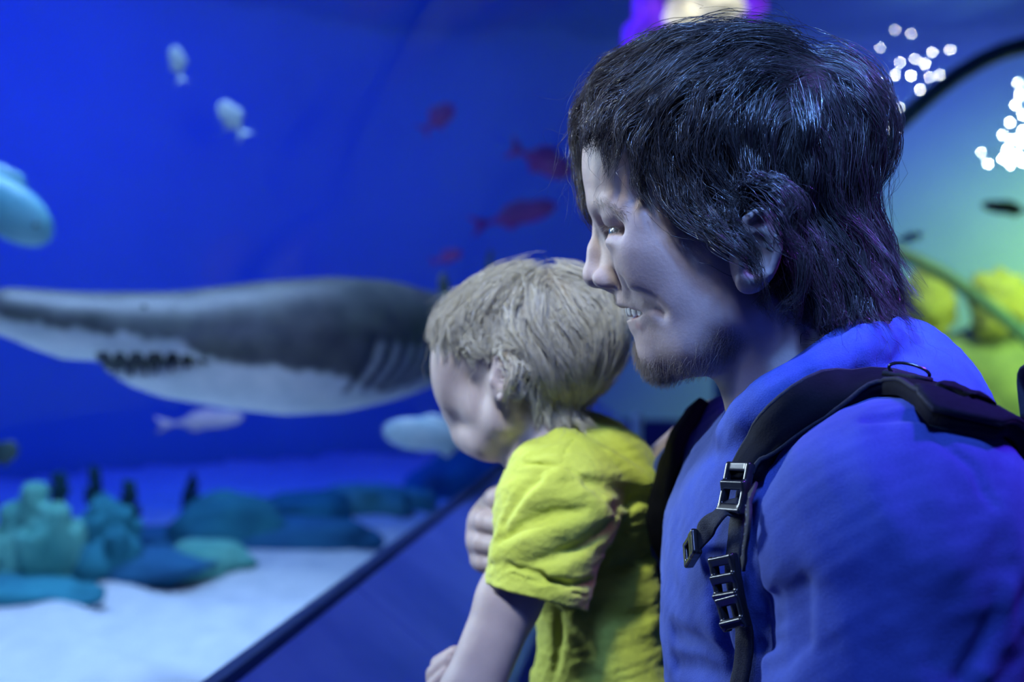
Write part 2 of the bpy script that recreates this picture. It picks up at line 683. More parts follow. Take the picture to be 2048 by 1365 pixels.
q_ = np.stack([i_ * nx_ + j_, i_ * nx_ + j_ + 1, (i_ + 1) * nx_ + j_ + 1, (i_ + 1) * nx_ + j_], -1).reshape(-1, 4)
ins_ = in_poly(V_[:, 0], V_[:, 1], [tuple(p) for p in plan[:, :2] * 0.985 + np.array([1.0, 4.0]) * 0.015])
wo_ = mesh_obj('water', V_, q_[ins_[q_].all(1)], wat)
tag(wo_, 'rippled water surface closing the tank overhead', 'water', kind='stuff')

# slim pale post standing in the tunnel behind the boy
post = empty('post', P(1274, 1000, 5.0) * np.array([1, 1, 0]))
tag(post, 'slim pale blue post between the boy and the chest of the man', 'post')
post_m = noise_mat('pale_post_paint', (0.45, 0.6, 0.85), (0.55, 0.7, 0.92), 8, 0.4)
pb_ = P(1274, 826, 5.0)
V_, F_ = tube(np.array([[pb_[0], pb_[1], z] for z in (0.02, 0.6, pb_[2] - 0.02, pb_[2] - 0.005, pb_[2])]), [0.022, 0.022, 0.022, 0.018, 0.006], 14)
mesh_obj('shaft', V_, F_, post_m, post)
V_, F_ = tube(np.array([[pb_[0], pb_[1], z] for z in (0.0, 0.015, 0.025)]), [0.11, 0.11, 0.05], 24)
mesh_obj('base', V_, F_, post_m, post)


# ------------------------------------------------------------------ the man: head
class Frame:
    """head frame: a forward, b towards the near side, c up; L(u,v,b) gives local coordinates of a sight line at lateral b"""
    def __init__(s, origin, yaw):
        s.o = np.asarray(origin, float)
        cy, sy = math.cos(yaw), math.sin(yaw)
        s.R = np.stack([np.array([-cy, sy, 0]), np.array([-sy, -cy, 0]), np.array([0, 0, 1.0])], 1)   # columns: fwd, lat, up

    def L(s, u, v, b):
        c = np.array([0, 0, CAMZ])
        d = np.array([(u - CX) / F, 1, -(v - CY) / F])
        lat = s.R[:, 1]
        t = (b + (s.o - c) @ lat) / (d @ lat)
        return s.R.T @ (c + t * d - s.o)

    def W(s, p):
        return np.asarray(p) @ s.R.T + s.o

    def ray(s, u, v):
        c = np.array([0, 0, CAMZ])
        d = np.array([(u - CX) / F, 1, -(v - CY) / F])
        d /= np.linalg.norm(d)
        return s.R.T @ (c - s.o), s.R.T @ d


def hit(grid, fr, u, v, off=0.0, t0=0.5, t1=2.0):
    """first point on the offset surface along the sight line, local coordinates (None if missed)"""
    o, d = fr.ray(u, v)
    t = np.arange(t0, t1, 0.0015)
    p = o + t[:, None] * d
    inside = ((p > grid.lo) & (p < grid.lo + grid.h * (grid.n - 1))).all(1)
    val = np.where(inside, grid.sample(p), 1.0) - off
    k = np.argmax(val < 0)
    return p[k] if val[k] < 0 else None


def mir(p):
    p = np.array(p, float)
    p[..., 1] *= -1
    return p


def rot_ac(deg):
    """rotation in the forward-up plane; positive tips the front down"""
    t = math.radians(deg)
    return np.array([[math.cos(t), 0, math.sin(t)], [0, 1, 0], [-math.sin(t), 0, math.cos(t)]])


MF = Frame(P(1450, 420, 0.92), math.radians(12))


def build_man_head():
    L = MF.L
    g = Grid((-0.135, -0.105, -0.20), (0.115, 0.105, 0.135), 0.0015)
    A = g.add

    def A2(c, r, k, rot=None):
        A(ell(c, r, rot), k)
        A(ell(mir(c), r, None if rot is None else np.diag([1, -1, 1.]) @ rot @ np.diag([1, -1, 1.])), k)

    def C2(pts, rs, k):
        for pr in chain(pts, rs):
            A(pr, k)
        for pr in chain([mir(p) for p in pts], rs):
            A(pr, k)
    # skull and face masses
    A(ell(L(1452, 302, 0), (0.098, 0.076, 0.077), rot_ac(12)))
    A(ell(L(1268, 330, 0), (0.034, 0.058, 0.056)), 0.02)
    A(ell(L(1345, 510, 0), (0.042, 0.056, 0.054)), 0.03)
    A2(L(1300, 492, 0.046), (0.022, 0.017, 0.017), 0.02)
    A2(L(1405, 560, 0.034), (0.038, 0.030, 0.05), 0.02)
    C2([L(1455, 470, 0.058), L(1468, 620, 0.05), L(1405, 690, 0.036), L(1342, 716, 0.012)], [0.014, 0.0145, 0.0135, 0.014], 0.018)
    A(ell(L(1400, 675, 0), (0.045, 0.04, 0.024), rot_ac(-20)), 0.02)
    # neck
    for pr in chain([L(1565, 540, 0), L(1612, 760, 0), L(1650, 900, 0)], [0.053, 0.056, 0.064]):
        A(pr, 0.016)
    C2([L(1530, 610, 0.058), L(1500, 800, 0.02)], [0.008, 0.009], 0.016)
    # dental barrel, chin
    A(ell(L(1318, 598, 0), (0.030, 0.027, 0.022)), 0.012)
    A(ell(L(1338, 662, 0), (0.0225, 0.027, 0.024)), 0.012)
    A(ell(L(1327, 711, 0), (0.0165, 0.021, 0.0165)), 0.010)
    # brow ridge
    C2([L(1210, 408, 0.004), L(1216, 406, 0.022), L(1240, 418, 0.042), L(1288, 440, 0.056)], [0.008, 0.0085, 0.0085, 0.008], 0.012)
    # eye sockets, lids
    for sgn in (1, -1):
        f = (lambda p: p) if sgn > 0 else mir
        g.sub(ell(f(L(1222, 456, 0.033)), (0.0145, 0.0185, 0.0095), rot_ac(-10)), 0.009)
        g.sub(ell(f(L(1248, 461, 0.046)), (0.012, 0.008, 0.0055), rot_ac(-10)), 0.009)
    # cheek apples raised by the smile
    A2(L(1294, 538, 0.036), (0.0195, 0.019, 0.021), 0.010, rot_ac(15))
    A2(L(1338, 580, 0.031), (0.017, 0.014, 0.020), 0.012)
    # nose
    for pr in chain([L(1217, 425, 0), L(1207, 458, 0), L(1197, 500, 0), L(1189, 540, 0)], [0.0062, 0.0062, 0.0070, 0.0078]):
        A(pr, 0.006)
    A(ell(L(1190, 554, 0), (0.0085, 0.0092, 0.0078)), 0.005)
    C2([L(1236, 462, 0.006), L(1228, 540, 0.008)], [0.0075, 0.0095], 0.008)
    A2(L(1216, 558, 0.0125), (0.0115, 0.0062, 0.0078), 0.0035)
    A(cone(L(1197, 563, 0), L(1228, 572, 0), 0.0042, 0.006), 0.004)
    for sgn in (1, -1):
        f = (lambda p: p) if sgn > 0 else mir
        g.sub(ell(f(L(1207, 571, 0.0075)), (0.0062, 0.0034, 0.0045)), 0.002)
        # crease behind the nose wing
        g.sub(chain_u([f(L(1222, 542, 0.0215)), f(L(1238, 560, 0.0215)), f(L(1234, 578, 0.0215))], [0.0015, 0.0025, 0.002]), 0.004)
        A(ell(f(L(1240, 440, 0.034)), (0.0125, 0.017, 0.0072), rot_ac(-6)), 0.006)    # heavy upper lid under the brow
        A(ell(f(L(1246, 485, 0.035)), (0.012, 0.016, 0.0065)), 0.006)
        A(ell(f(L(1254, 461, 0.032)), 0.0131), 0.0025)                       # lids over the eyeball
        A(chain_u([f(L(1222, 453, 0.021)), f(L(1224, 446, 0.032)), f(L(1246, 456, 0.043)), f(L(1266, 464, 0.047))], [0.002, 0.0032, 0.003, 0.0015]), 0.004)   # upper lid fold
        A(chain_u([f(L(1232, 472, 0.022)), f(L(1230, 477, 0.032)), f(L(1250, 473, 0.043)), f(L(1266, 466, 0.047))], [0.002, 0.003, 0.0028, 0.0015]), 0.005)
        g.sub(ell(f(L(1224, 462, 0.0335)), (0.015, 0.0125, 0.0021), rot_ac(-8)), 0.0010)
    # mouth: opening then lips
    cu, cl, cc = L(1262, 609, 0)[2], L(1262, 640, 0)[2], L(1306, 626, 0.036)[2]
    a_in, bm_ = L(1326, 626, 0.03)[0], 0.038

    def mouth(x, y, z):
        t = np.clip(np.abs(y) / bm_, 0, 1)
        up = cu + (cc - cu) * t ** 1.7
        lo = cl + (cc - cl) * t ** 2.2
        return np.maximum(np.maximum(z - up, lo - z), np.maximum(np.abs(y) - bm_, a_in - x))
    g.sub((mouth, np.array([a_in, -bm_, cl - 0.004]), np.array([0.11, bm_, cu + 0.004])), 0.002)
    for pr in chain([L(1247, 603, 0), L(1253, 602, 0.010), L(1274, 608, 0.025), L(1306, 624, 0.037)], [0.0040, 0.0040, 0.0032, 0.0022]):
        A(pr, 0.004)
    for pr in chain([mir(p) for p in (L(1247, 603, 0), L(1253, 602, 0.010), L(1274, 608, 0.025), L(1306, 624, 0.037))], [0.0040, 0.0040, 0.0032, 0.0022]):
        A(pr, 0.004)
    C2([L(1279, 652, 0), L(1282, 651, 0.011), L(1293, 646, 0.025), L(1307, 628, 0.037)], [0.0056, 0.0054, 0.0042, 0.0022], 0.004)
    # smile folds, placed on the surface
    def fold(pxs, rs, k):
        pts = [hit(g, MF, u, v, -0.0002) for u, v in pxs]
        for f in ((lambda p: p), mir):
            g.sub(chain_u([f(p) for p in pts], rs), k)
    fold([(1243, 566), (1254, 586), (1280, 600), (1308, 614), (1322, 626)], [0.001, 0.0014, 0.0012, 0.0006, 0.0001], 0.012)
    # ears
    for f in ((lambda p: p), mir):
        A(ell(f(L(1512, 500, 0.078)), (0.017, 0.0075, 0.029), rot_ac(-10)), 0.006)
        A(chain_u([f(p) for p in (L(1490, 485, 0.080), L(1492, 440, 0.085), L(1520, 424, 0.088), L(1550, 446, 0.0905), L(1556, 500, 0.0905), L(1540, 545, 0.0875), L(1512, 568, 0.084))],
                  [0.0028, 0.0032, 0.0034, 0.0034, 0.0033, 0.003, 0.003]), 0.003)
        A(ell(f(L(1497, 566, 0.083)), (0.0085, 0.004, 0.0075)), 0.004)
        g.sub(ell(f(L(1512, 508, 0.0865)), (0.0105, 0.0085, 0.0145), rot_ac(-12)), 0.003)
        g.sub(ell(f(L(1506, 516, 0.080)), (0.0055, 0.008, 0.0065)), 0.002)
        g.sub(ell(f(L(1526, 460, 0.0895)), (0.009, 0.0035, 0.012), rot_ac(-25)), 0.003)
        A(ell(f(L(1484, 524, 0.0815)), (0.0045, 0.005, 0.0075)), 0.003)
    return g


MG = build_man_head()


# ------------------------------------------------------------------ hair strands
def strand_mesh(S, rad, taper):
    """S (N,K,3) strands -> three-sided tubes; rad (N,), taper (K,)"""
    N, K, _ = S.shape
    T = np.gradient(S, axis=1)
    T /= np.maximum(np.linalg.norm(T, axis=2, keepdims=True), 1e-9)
    ref = np.array([0.31, -0.83, 0.46])
    A_ = np.cross(T, ref)
    A_ /= np.maximum(np.linalg.norm(A_, axis=2, keepdims=True), 1e-6)
    B_ = np.cross(T, A_)
    r = rad[:, None] * taper[None, :]
    V = np.empty((N, K, 3, 3))
    for j in range(3):
        t = 2 * math.pi * j / 3
        V[:, :, j] = S + r[:, :, None] * (math.cos(t) * A_ + math.sin(t) * B_)
    base = (np.arange(N)[:, None, None] * K + np.arange(K - 1)[None, :, None]) * 3
    j = np.arange(3)[None, None, :]
    j2 = (j + 1) % 3
    Q = np.stack([base + j, base + j2, base + 3 + j2, base + 3 + j], -1).reshape(-1, 4)
    return V.reshape(-1, 3), Q


def sstep(x, e0, e1):
    t = np.clip((x - e0) / (e1 - e0), 0, 1)
    return t * t * (3 - 2 * t)


class Flow:
    """tangent direction field on a head, from arrows drawn on the near side and mirrored"""
    def __init__(s, grid, fr, arrows, off=0.01, power=3.0):
        P_, D_ = [], []
        for u, v, du, dv in arrows:
            p = None
            for o in (off, off + 0.008, off + 0.018, off + 0.03):
                p = hit(grid, fr, u, v, o)
                if p is not None:
                    break
            if p is None:
                p = fr.L(u, v, 0.0)
            w = fr.R.T @ np.array([du, 0, -dv])
            for f in (1, -1):
                pp = p * np.array([1, f, 1])
                n = grid.grad(pp[None])[0]
                ww = w * np.array([1, f, 1])
                ww = ww - n * (ww @ n)
                P_.append(pp)
                D_.append(ww / max(np.linalg.norm(ww), 1e-6))
        s.P, s.D, s.k = np.array(P_), np.array(D_), power

    def __call__(s, p):
        d2 = ((p[:, None, :] - s.P[None]) ** 2).sum(2) + 1e-6
        w = d2 ** (-s.k / 2)
        v = (w[:, :, None] * s.D[None]).sum(1)
        return v / np.maximum(np.linalg.norm(v, axis=1, keepdims=True), 1e-9)


def grow(grid, flow, roots, length, height, K, rng, wav=0.15, flick=0.0):
    """trace K points per root; length, height, flick are (N,) arrays"""
    N = len(roots)
    S = np.empty((N, K, 3))
    p = roots.copy()
    n0 = grid.grad(p)
    S[:, 0] = p - n0 * 0.002
    ph = rng.uniform(0, 6.28, (N, 3))
    fq = rng.uniform(0.6, 1.5, (N, 3))
    step = (length / (K - 1))[:, None]
    for i in range(1, K):
        t = i / (K - 1)
        n = grid.grad(p)
        d = flow(p)
        wob = np.sin(ph + fq * (i * 0.9)) * wav
        d = d + wob
        sd = grid.sample(p)
        want = height * min(1.0, (t * 2.2) ** 0.8) * (1 - 0.35 * max(0, t - 0.6) / 0.4) + flick * max(0, (t - 0.55) / 0.45) ** 1.5
        d = d - n * (d * n).sum(1, keepdims=True)
        d /= np.maximum(np.linalg.norm(d, axis=1, keepdims=True), 1e-9)
        p = p + step * d
        sd = grid.sample(p)
        n = grid.grad(p)
        p = p + n * np.clip((want - sd) * 0.75, -0.012, 0.012)[:, None]
        S[:, i] = p
    return S


def fill_locks(G, roots_all, lock_roots, per, K, rng, clump=0.8, jit=0.0012, spread=0.009, frac=None):
    """strands around every guide lock; G (M,K,3)"""
    M = len(G)
    idx = np.repeat(np.arange(M), per)
    N = len(idx)
    ro = rng.normal(size=(N, 3)) * spread
    T0 = G[idx, min(3, K - 1)] - G[idx, 0]
    T0 /= np.maximum(np.linalg.norm(T0, axis=1, keepdims=True), 1e-9)
    ro -= T0 * (ro * T0).sum(1, keepdims=True) * 0.5
    t = np.linspace(0, 1, K)
    c = 1 - clump * t ** 0.8
    lag = rng.uniform(0.72, 1.04, N)
    if frac is not None:
        lag = lag * frac[idx]
    tt = np.clip(t[None] * lag[:, None], 0, 1) * (K - 1)
    i0 = np.minimum(tt.astype(int), K - 2)
    f = (tt - i0)[:, :, None]
    base = G[idx[:, None], i0] * (1 - f) + G[idx[:, None], i0 + 1] * f
    ph = rng.uniform(0, 6.28, (N, 3))
    fr = rng.uniform(1.0, 3.5, (N, 3))
    w = np.sin(ph[:, None] + fr[:, None] * (t * 4)[None, :, None]) * (jit * (0.3 + 2.2 * t))[None, :, None]
    return base + ro[:, None] * c[None, :, None] + w


def push_out(grid, S, minh=0.0012):
    sh = S.shape
    p = S.reshape(-1, 3)
    for _ in range(2):
        sd = grid.sample(p)
        m = sd < minh
        if m.any():
            n = grid.grad(p[m])
            p[m] += n * (minh - sd[m])[:, None]
    S = p.reshape(sh)
    return S


MAN_ARROWS = [
    (1600, 85, -1, -.1), (1500, 60, -1, .1), (1400, 65, -1, .3), (1300, 115, -1, .65), (1230, 175, -.9, .9), (1185, 250, -.35, 1), (1165, 310, 0, 1), (1172, 350, .1, 1),
    (1560, 150, -1, .5), (1480, 130, -.9, .55), (1400, 140, -.9, .65), (1330, 180, -.8, .8), (1265, 220, -.8, .7), (1215, 270, -.5, 1),
    (1540, 220, -.45, 1), (1470, 220, -.35, 1), (1400, 240, -.25, 1), (1340, 260, -.1, 1), (1290, 270, -.1, 1), (1600, 200, -.15, 1),
    (1480, 300, .3, 1), (1400, 330, .35, 1), (1350, 380, .55, 1), (1420, 410, .65, .9), (1500, 380, .55, 1), (1450, 480, .9, .5), (1520, 455, .65, .85), (1380, 440, .85, .65), (1410, 480, 1, .35), (1560, 480, .6, .9), (1480, 430, .7, .8),
    (1600, 300, .15, 1), (1680, 250, .3, 1), (1720, 200, .6, .9), (1740, 300, .2, 1), (1700, 400, .35, 1), (1620, 420, .55, 1), (1750, 420, .4, .9), (1740, 480, .5, .8),
    (1600, 520, .5, .9), (1680, 560, .3, 1), (1720, 620, -.1, 1), (1600, 620, .2, 1), (1750, 560, .0, 1), (1690, 95, 1, .4), (1730, 150, .7, 1), (1655, 150, .1, 1), (1665, 112, 1, .3), (1622, 118, -1, .35), (1640, 92, -.8, -.3)]

MAN_HAIRLINE = [(1183, 236), (1240, 236), (1296, 268), (1330, 330), (1345, 395), (1380, 430), (1430, 445), (1452, 480), (1466, 476), (1476, 450), (1520, 440), (1566, 480), (1578, 560), (1600, 640),
                (1650, 676), (1800, 690), (1850, 400), (1800, 50), (1450, -40), (1150, 60), (1120, 200)]


def local_poly(fr, px, b):
    return [tuple(fr.L(u, v, b)[[0, 2]]) for u, v in px]


MV, MQ = MG.mesh()
_n = MG.grad(MV)
man_scalp = in_poly(MV[:, 0], MV[:, 2], local_poly(MF, MAN_HAIRLINE, 0.05)) & ~((np.abs(MV[:, 1]) > 0.0785) & (MV[:, 2] < -0.005))


def build_man_hair():
    rng = np.random.default_rng(5)
    fl = Flow(MG, MF, MAN_ARROWS)
    cand = MV[man_scalp]
    K = 13
    # every lock: root, length, height by region
    M = 360
    # spread the locks evenly: farthest-point style thinning
    pool = cand[rng.choice(len(cand), 4000, replace=False)]
    keep = [0]
    d = ((pool - pool[0]) ** 2).sum(1)
    for _ in range(M - 1):
        i = int(np.argmax(d))
        keep.append(i)
        d = np.minimum(d, ((pool - pool[i]) ** 2).sum(1))
    roots = pool[keep]
    wh = MF.L(1642, 115, 0.02)
    a, b, c = roots.T
    front = np.clip((a - 0.02) / 0.06, 0, 1)
    low = np.clip((-0.005 - c) / 0.06, 0, 1)
    length = 0.102 - 0.070 * low + rng.uniform(-0.014, 0.014, M)
    near_front = front * np.clip((b + 0.012) / 0.03, 0, 1)
    length = length * (1 - 0.68 * near_front) * (1 - 0.1 * front)
    length *= 1 - 0.35 * sstep(a, 0.0, 0.03) * sstep(-c, -0.05, 0.0)
    length += 0.030 * np.exp(-((a + 0.01) / 0.03) ** 2 - ((c - 0.03) / 0.035) ** 2) * (np.abs(b) > 0.04)
    height = rng.uniform(0.002, 0.022, M) * (1 - 0.35 * front)
    back = np.clip((-a - 0.05) / 0.05, 0, 1)
    flick = np.where((c < 0.06) & (back > 0.2), rng.uniform(0.0, 0.032, M), rng.uniform(-0.002, 0.003, M))
    flick = np.where((c < -0.035) & (back > 0.1), rng.uniform(0.004, 0.02, M), flick)
    G = grow(MG, fl, roots, length, height, K, rng, 0.32, flick)
    lim = MF.L(1700, 648, 0.03)[2] + rng.uniform(-0.006, 0.008, M)
    ok = G[:, :, 2] > lim[:, None]
    frac = np.where(ok.all(1), 1.0, np.maximum(np.argmin(ok, 1), 4) / (K - 1))
    S = fill_locks(G, cand, roots, 52, K, rng, 0.92, 0.0009, 0.0078, frac)
    # fly-away hairs
    r2 = pool[rng.choice(len(pool), 420)]
    S2 = grow(MG, fl, r2, rng.uniform(0.06, 0.1, 420), rng.uniform(0.012, 0.03, 420), K, rng, 0.6, rng.uniform(0, 0.02, 420))
    S = push_out(MG, np.concatenate([S, S2]))
    N = len(S)
    rad = np.concatenate([rng.uniform(0.00015, 0.00030, N - 420), np.full(420, 0.00012)])
    tap = np.interp(np.linspace(0, 1, K), [0, 0.1, 0.7, 1], [0.6, 1, 0.85, 0.15])
    return strand_mesh(S, rad, tap)


def hair_mat(name, c1, c2, rough=0.25, spec=1.0):
    m = bpy.data.materials.new(name)
    t = NT(m)
    gi = t.node('ShaderNodeNewGeometry')
    r = t.ramp(gi.outputs['Random Per Island'], [(0.0, c1), (1.0, c2)])
    t.link(r.outputs[0], t.b.inputs['Base Color'])
    t.b.inputs['Roughness'].default_value = rough
    t.b.inputs['Specular IOR Level'].default_value = spec
    return m


# ------------------------------------------------------------------ the man: shirt, arms, hands, face details
def skin_mat(name, c1, c2, lip, stub, scalp):
    m = bpy.data.materials.new(name)
    t = NT(m)
    tc = t.node('ShaderNodeTexCoord')
    nz = t.node('ShaderNodeTexNoise', i_Scale=60.0, i_Detail=6.0)
    t.link(tc.outputs['Object'], nz.inputs['Vector'])
    r = t.ramp(nz.outputs['Fac'], [(0.3, c1), (0.7, c2)])
    prev = r.outputs[0]
    for an, col in (('lip', lip), ('stubble', stub), ('scalp', scalp)):
        at = t.node('ShaderNodeAttribute', attribute_name=an)
        fac = at.outputs['Fac']
        if an == 'stubble':
            n2 = t.node('ShaderNodeTexNoise', i_Scale=900.0, i_Detail=2.0)
            t.link(tc.outputs['Object'], n2.inputs['Vector'])
            rr = t.ramp(n2.outputs['Fac'], [(0.38, (0.35,) * 3), (0.6, (1,) * 3)])
            mu = t.node('ShaderNodeMath', operation='MULTIPLY')
            t.link(at.outputs['Fac'], mu.inputs[0])
            t.link(rr.outputs[0], mu.inputs[1])
            fac = mu.outputs[0]
        mx = t.node('ShaderNodeMix', data_type='RGBA')
        t.link(fac, mx.inputs[0])
        t.link(prev, mx.inputs[6])
        mx.inputs[7].default_value = (*col, 1)
        prev = mx.outputs[2]
    t.link(prev, t.b.inputs['Base Color'])
    t.b.inputs['Roughness'].default_value = 0.55
    t.b.inputs['Specular IOR Level'].default_value = 0.3
    t.b.inputs['Subsurface Weight'].default_value = 0.12
    t.b.inputs['Subsurface Radius'].default_value = (0.008, 0.004, 0.003)
    t.b.inputs['Subsurface Scale'].default_value = 0.6
    nb = t.node('ShaderNodeTexNoise', i_Scale=420.0, i_Detail=3.0)
    t.link(tc.outputs['Object'], nb.inputs['Vector'])
    bp = t.node('ShaderNodeBump', i_Strength=0.12, i_Distance=0.0015)
    t.link(nb.outputs['Fac'], bp.inputs['Height'])
    t.link(bp.outputs[0], t.b.inputs['Normal'])
    return m


def seg_dist(p, a, b):
    ba = b - a
    t = np.clip(((p - a) @ ba) / (ba @ ba), 0, 1)
    return np.linalg.norm(p - a - t[:, None] * ba, axis=1)


def poly_dist(p, pts):
    return np.min([seg_dist(p, pts[i], pts[i + 1]) for i in range(len(pts) - 1)], 0)


class WorldFrame(Frame):
    def __init__(s):
        s.o = np.zeros(3)
        s.R = np.eye(3)


WF = WorldFrame()


def whit(grid, u, v, off=0.0):
    return hit(grid, WF, u, v, off)


def cloth_fold(grid, pxs, rs, k, mode='sub', off=-0.0005):
    pts = [whit(grid, u, v, off) for u, v in pxs]
    keep = [(p, r) for p, r in zip(pts, rs) if p is not None]
    if len(keep) > 1:
        grid.op(chain_u([a for a, _ in keep], [r for _, r in keep]), k, mode)


man_skin = skin_mat('man_skin', (0.42, 0.33, 0.31), (0.49, 0.385, 0.36), (0.36, 0.13, 0.13), (0.13, 0.09, 0.08), (0.03, 0.022, 0.02))
man = empty('person', (0.24, 0.95, 0.0))
tag(man, 'smiling man in a blue shirt with wavy brown hair, holding the boy', 'person')


def build_hands():
    """the man's two forearms with hands, as signed-distance bodies in world coordinates"""
    parts = []
    # far (right) arm goes round the boy; the curled fingers show at his chest
    g = Grid((-0.13, 1.10, 1.18), (0.24, 1.50, 1.48), 0.0022)
    elbow, wrist = np.array([0.065, 1.43, 1.245]), P(1000, 1062, 1.34)
    for pr in chain([np.array([0.20, 1.19, 1.40]), elbow, wrist], [0.048, 0.042, 0.027]):
        g.add(pr, 0.02)
    px = [(986, 1000, 0.0106), (960, 1045, 0.0106), (955, 1088, 0.0102), (958, 1125, 0.0092)]
    mcp = []
    for i, (u, v, r) in enumerate(px):
        m0 = P(u + 6, v - 2, 1.262)
        mcp.append(m0)
        g.add(chain_u([wrist * 0.5 + m0 * 0.5, m0, P(u + 13, v, 1.19), P(u + 46, v + 7, 1.168), P(u + 78, v + 10, 1.176)], [r * 1.25, r * 1.15, r, r * 0.88, r * 0.72]), 0.004)
        g.add(ell(P(u + 13, v, 1.19), r * 1.08), 0.004)
    g.add(ell((wrist + mcp[1] + mcp[2]) / 3, (0.02, 0.034, 0.032)), 0.02)
    g.add(chain_u([wrist, P(1015, 1000, 1.29), P(1030, 965, 1.235), P(1045, 955, 1.205)], [0.02, 0.013, 0.0115, 0.009]), 0.008)
    parts.append(g.mesh())
    # near (left) arm: forearm below the frame, fingers holding the boy's arm from below
    g = Grid((-0.13, 0.62, 1.02), (0.31, 1.22, 1.34), 0.0028)
    elbow, wrist = np.array([0.21, 0.715, 1.09]), P(1060, 1560, 1.05)
    for pr in chain([np.array([0.215, 0.735, 1.28]), elbow, wrist], [0.05, 0.043, 0.027]):
        g.add(pr, 0.02)
    g.add(ell(P(960, 1500, 1.10), (0.034, 0.034, 0.016), euler_m(0, 0.6, 0.4)), 0.02)
    for i, (u, v) in enumerate([(908, 1500), (884, 1475), (893, 1440), (905, 1420)]):
        r = [0.0098, 0.0104, 0.0104, 0.0098][i]
        dz = 1.12 + 0.013 * i
        g.add(chain_u([P(u + 30, v + 10, dz), P(u - 14, v - 40, dz + 0.02), P(u - 14 - 4 * i, v - 90, dz + 0.02), P(u + 6, v - 125 + 4 * i, dz + 0.012)], [r * 1.15, r, r * 0.9, r * 0.74]), 0.004)
    g.add(chain_u([P(1010, 1510, 1.06), P(960, 1460, 1.045), P(930, 1420, 1.05)], [0.014, 0.0115, 0.009]), 0.008)
    parts.append(g.mesh())
    return parts


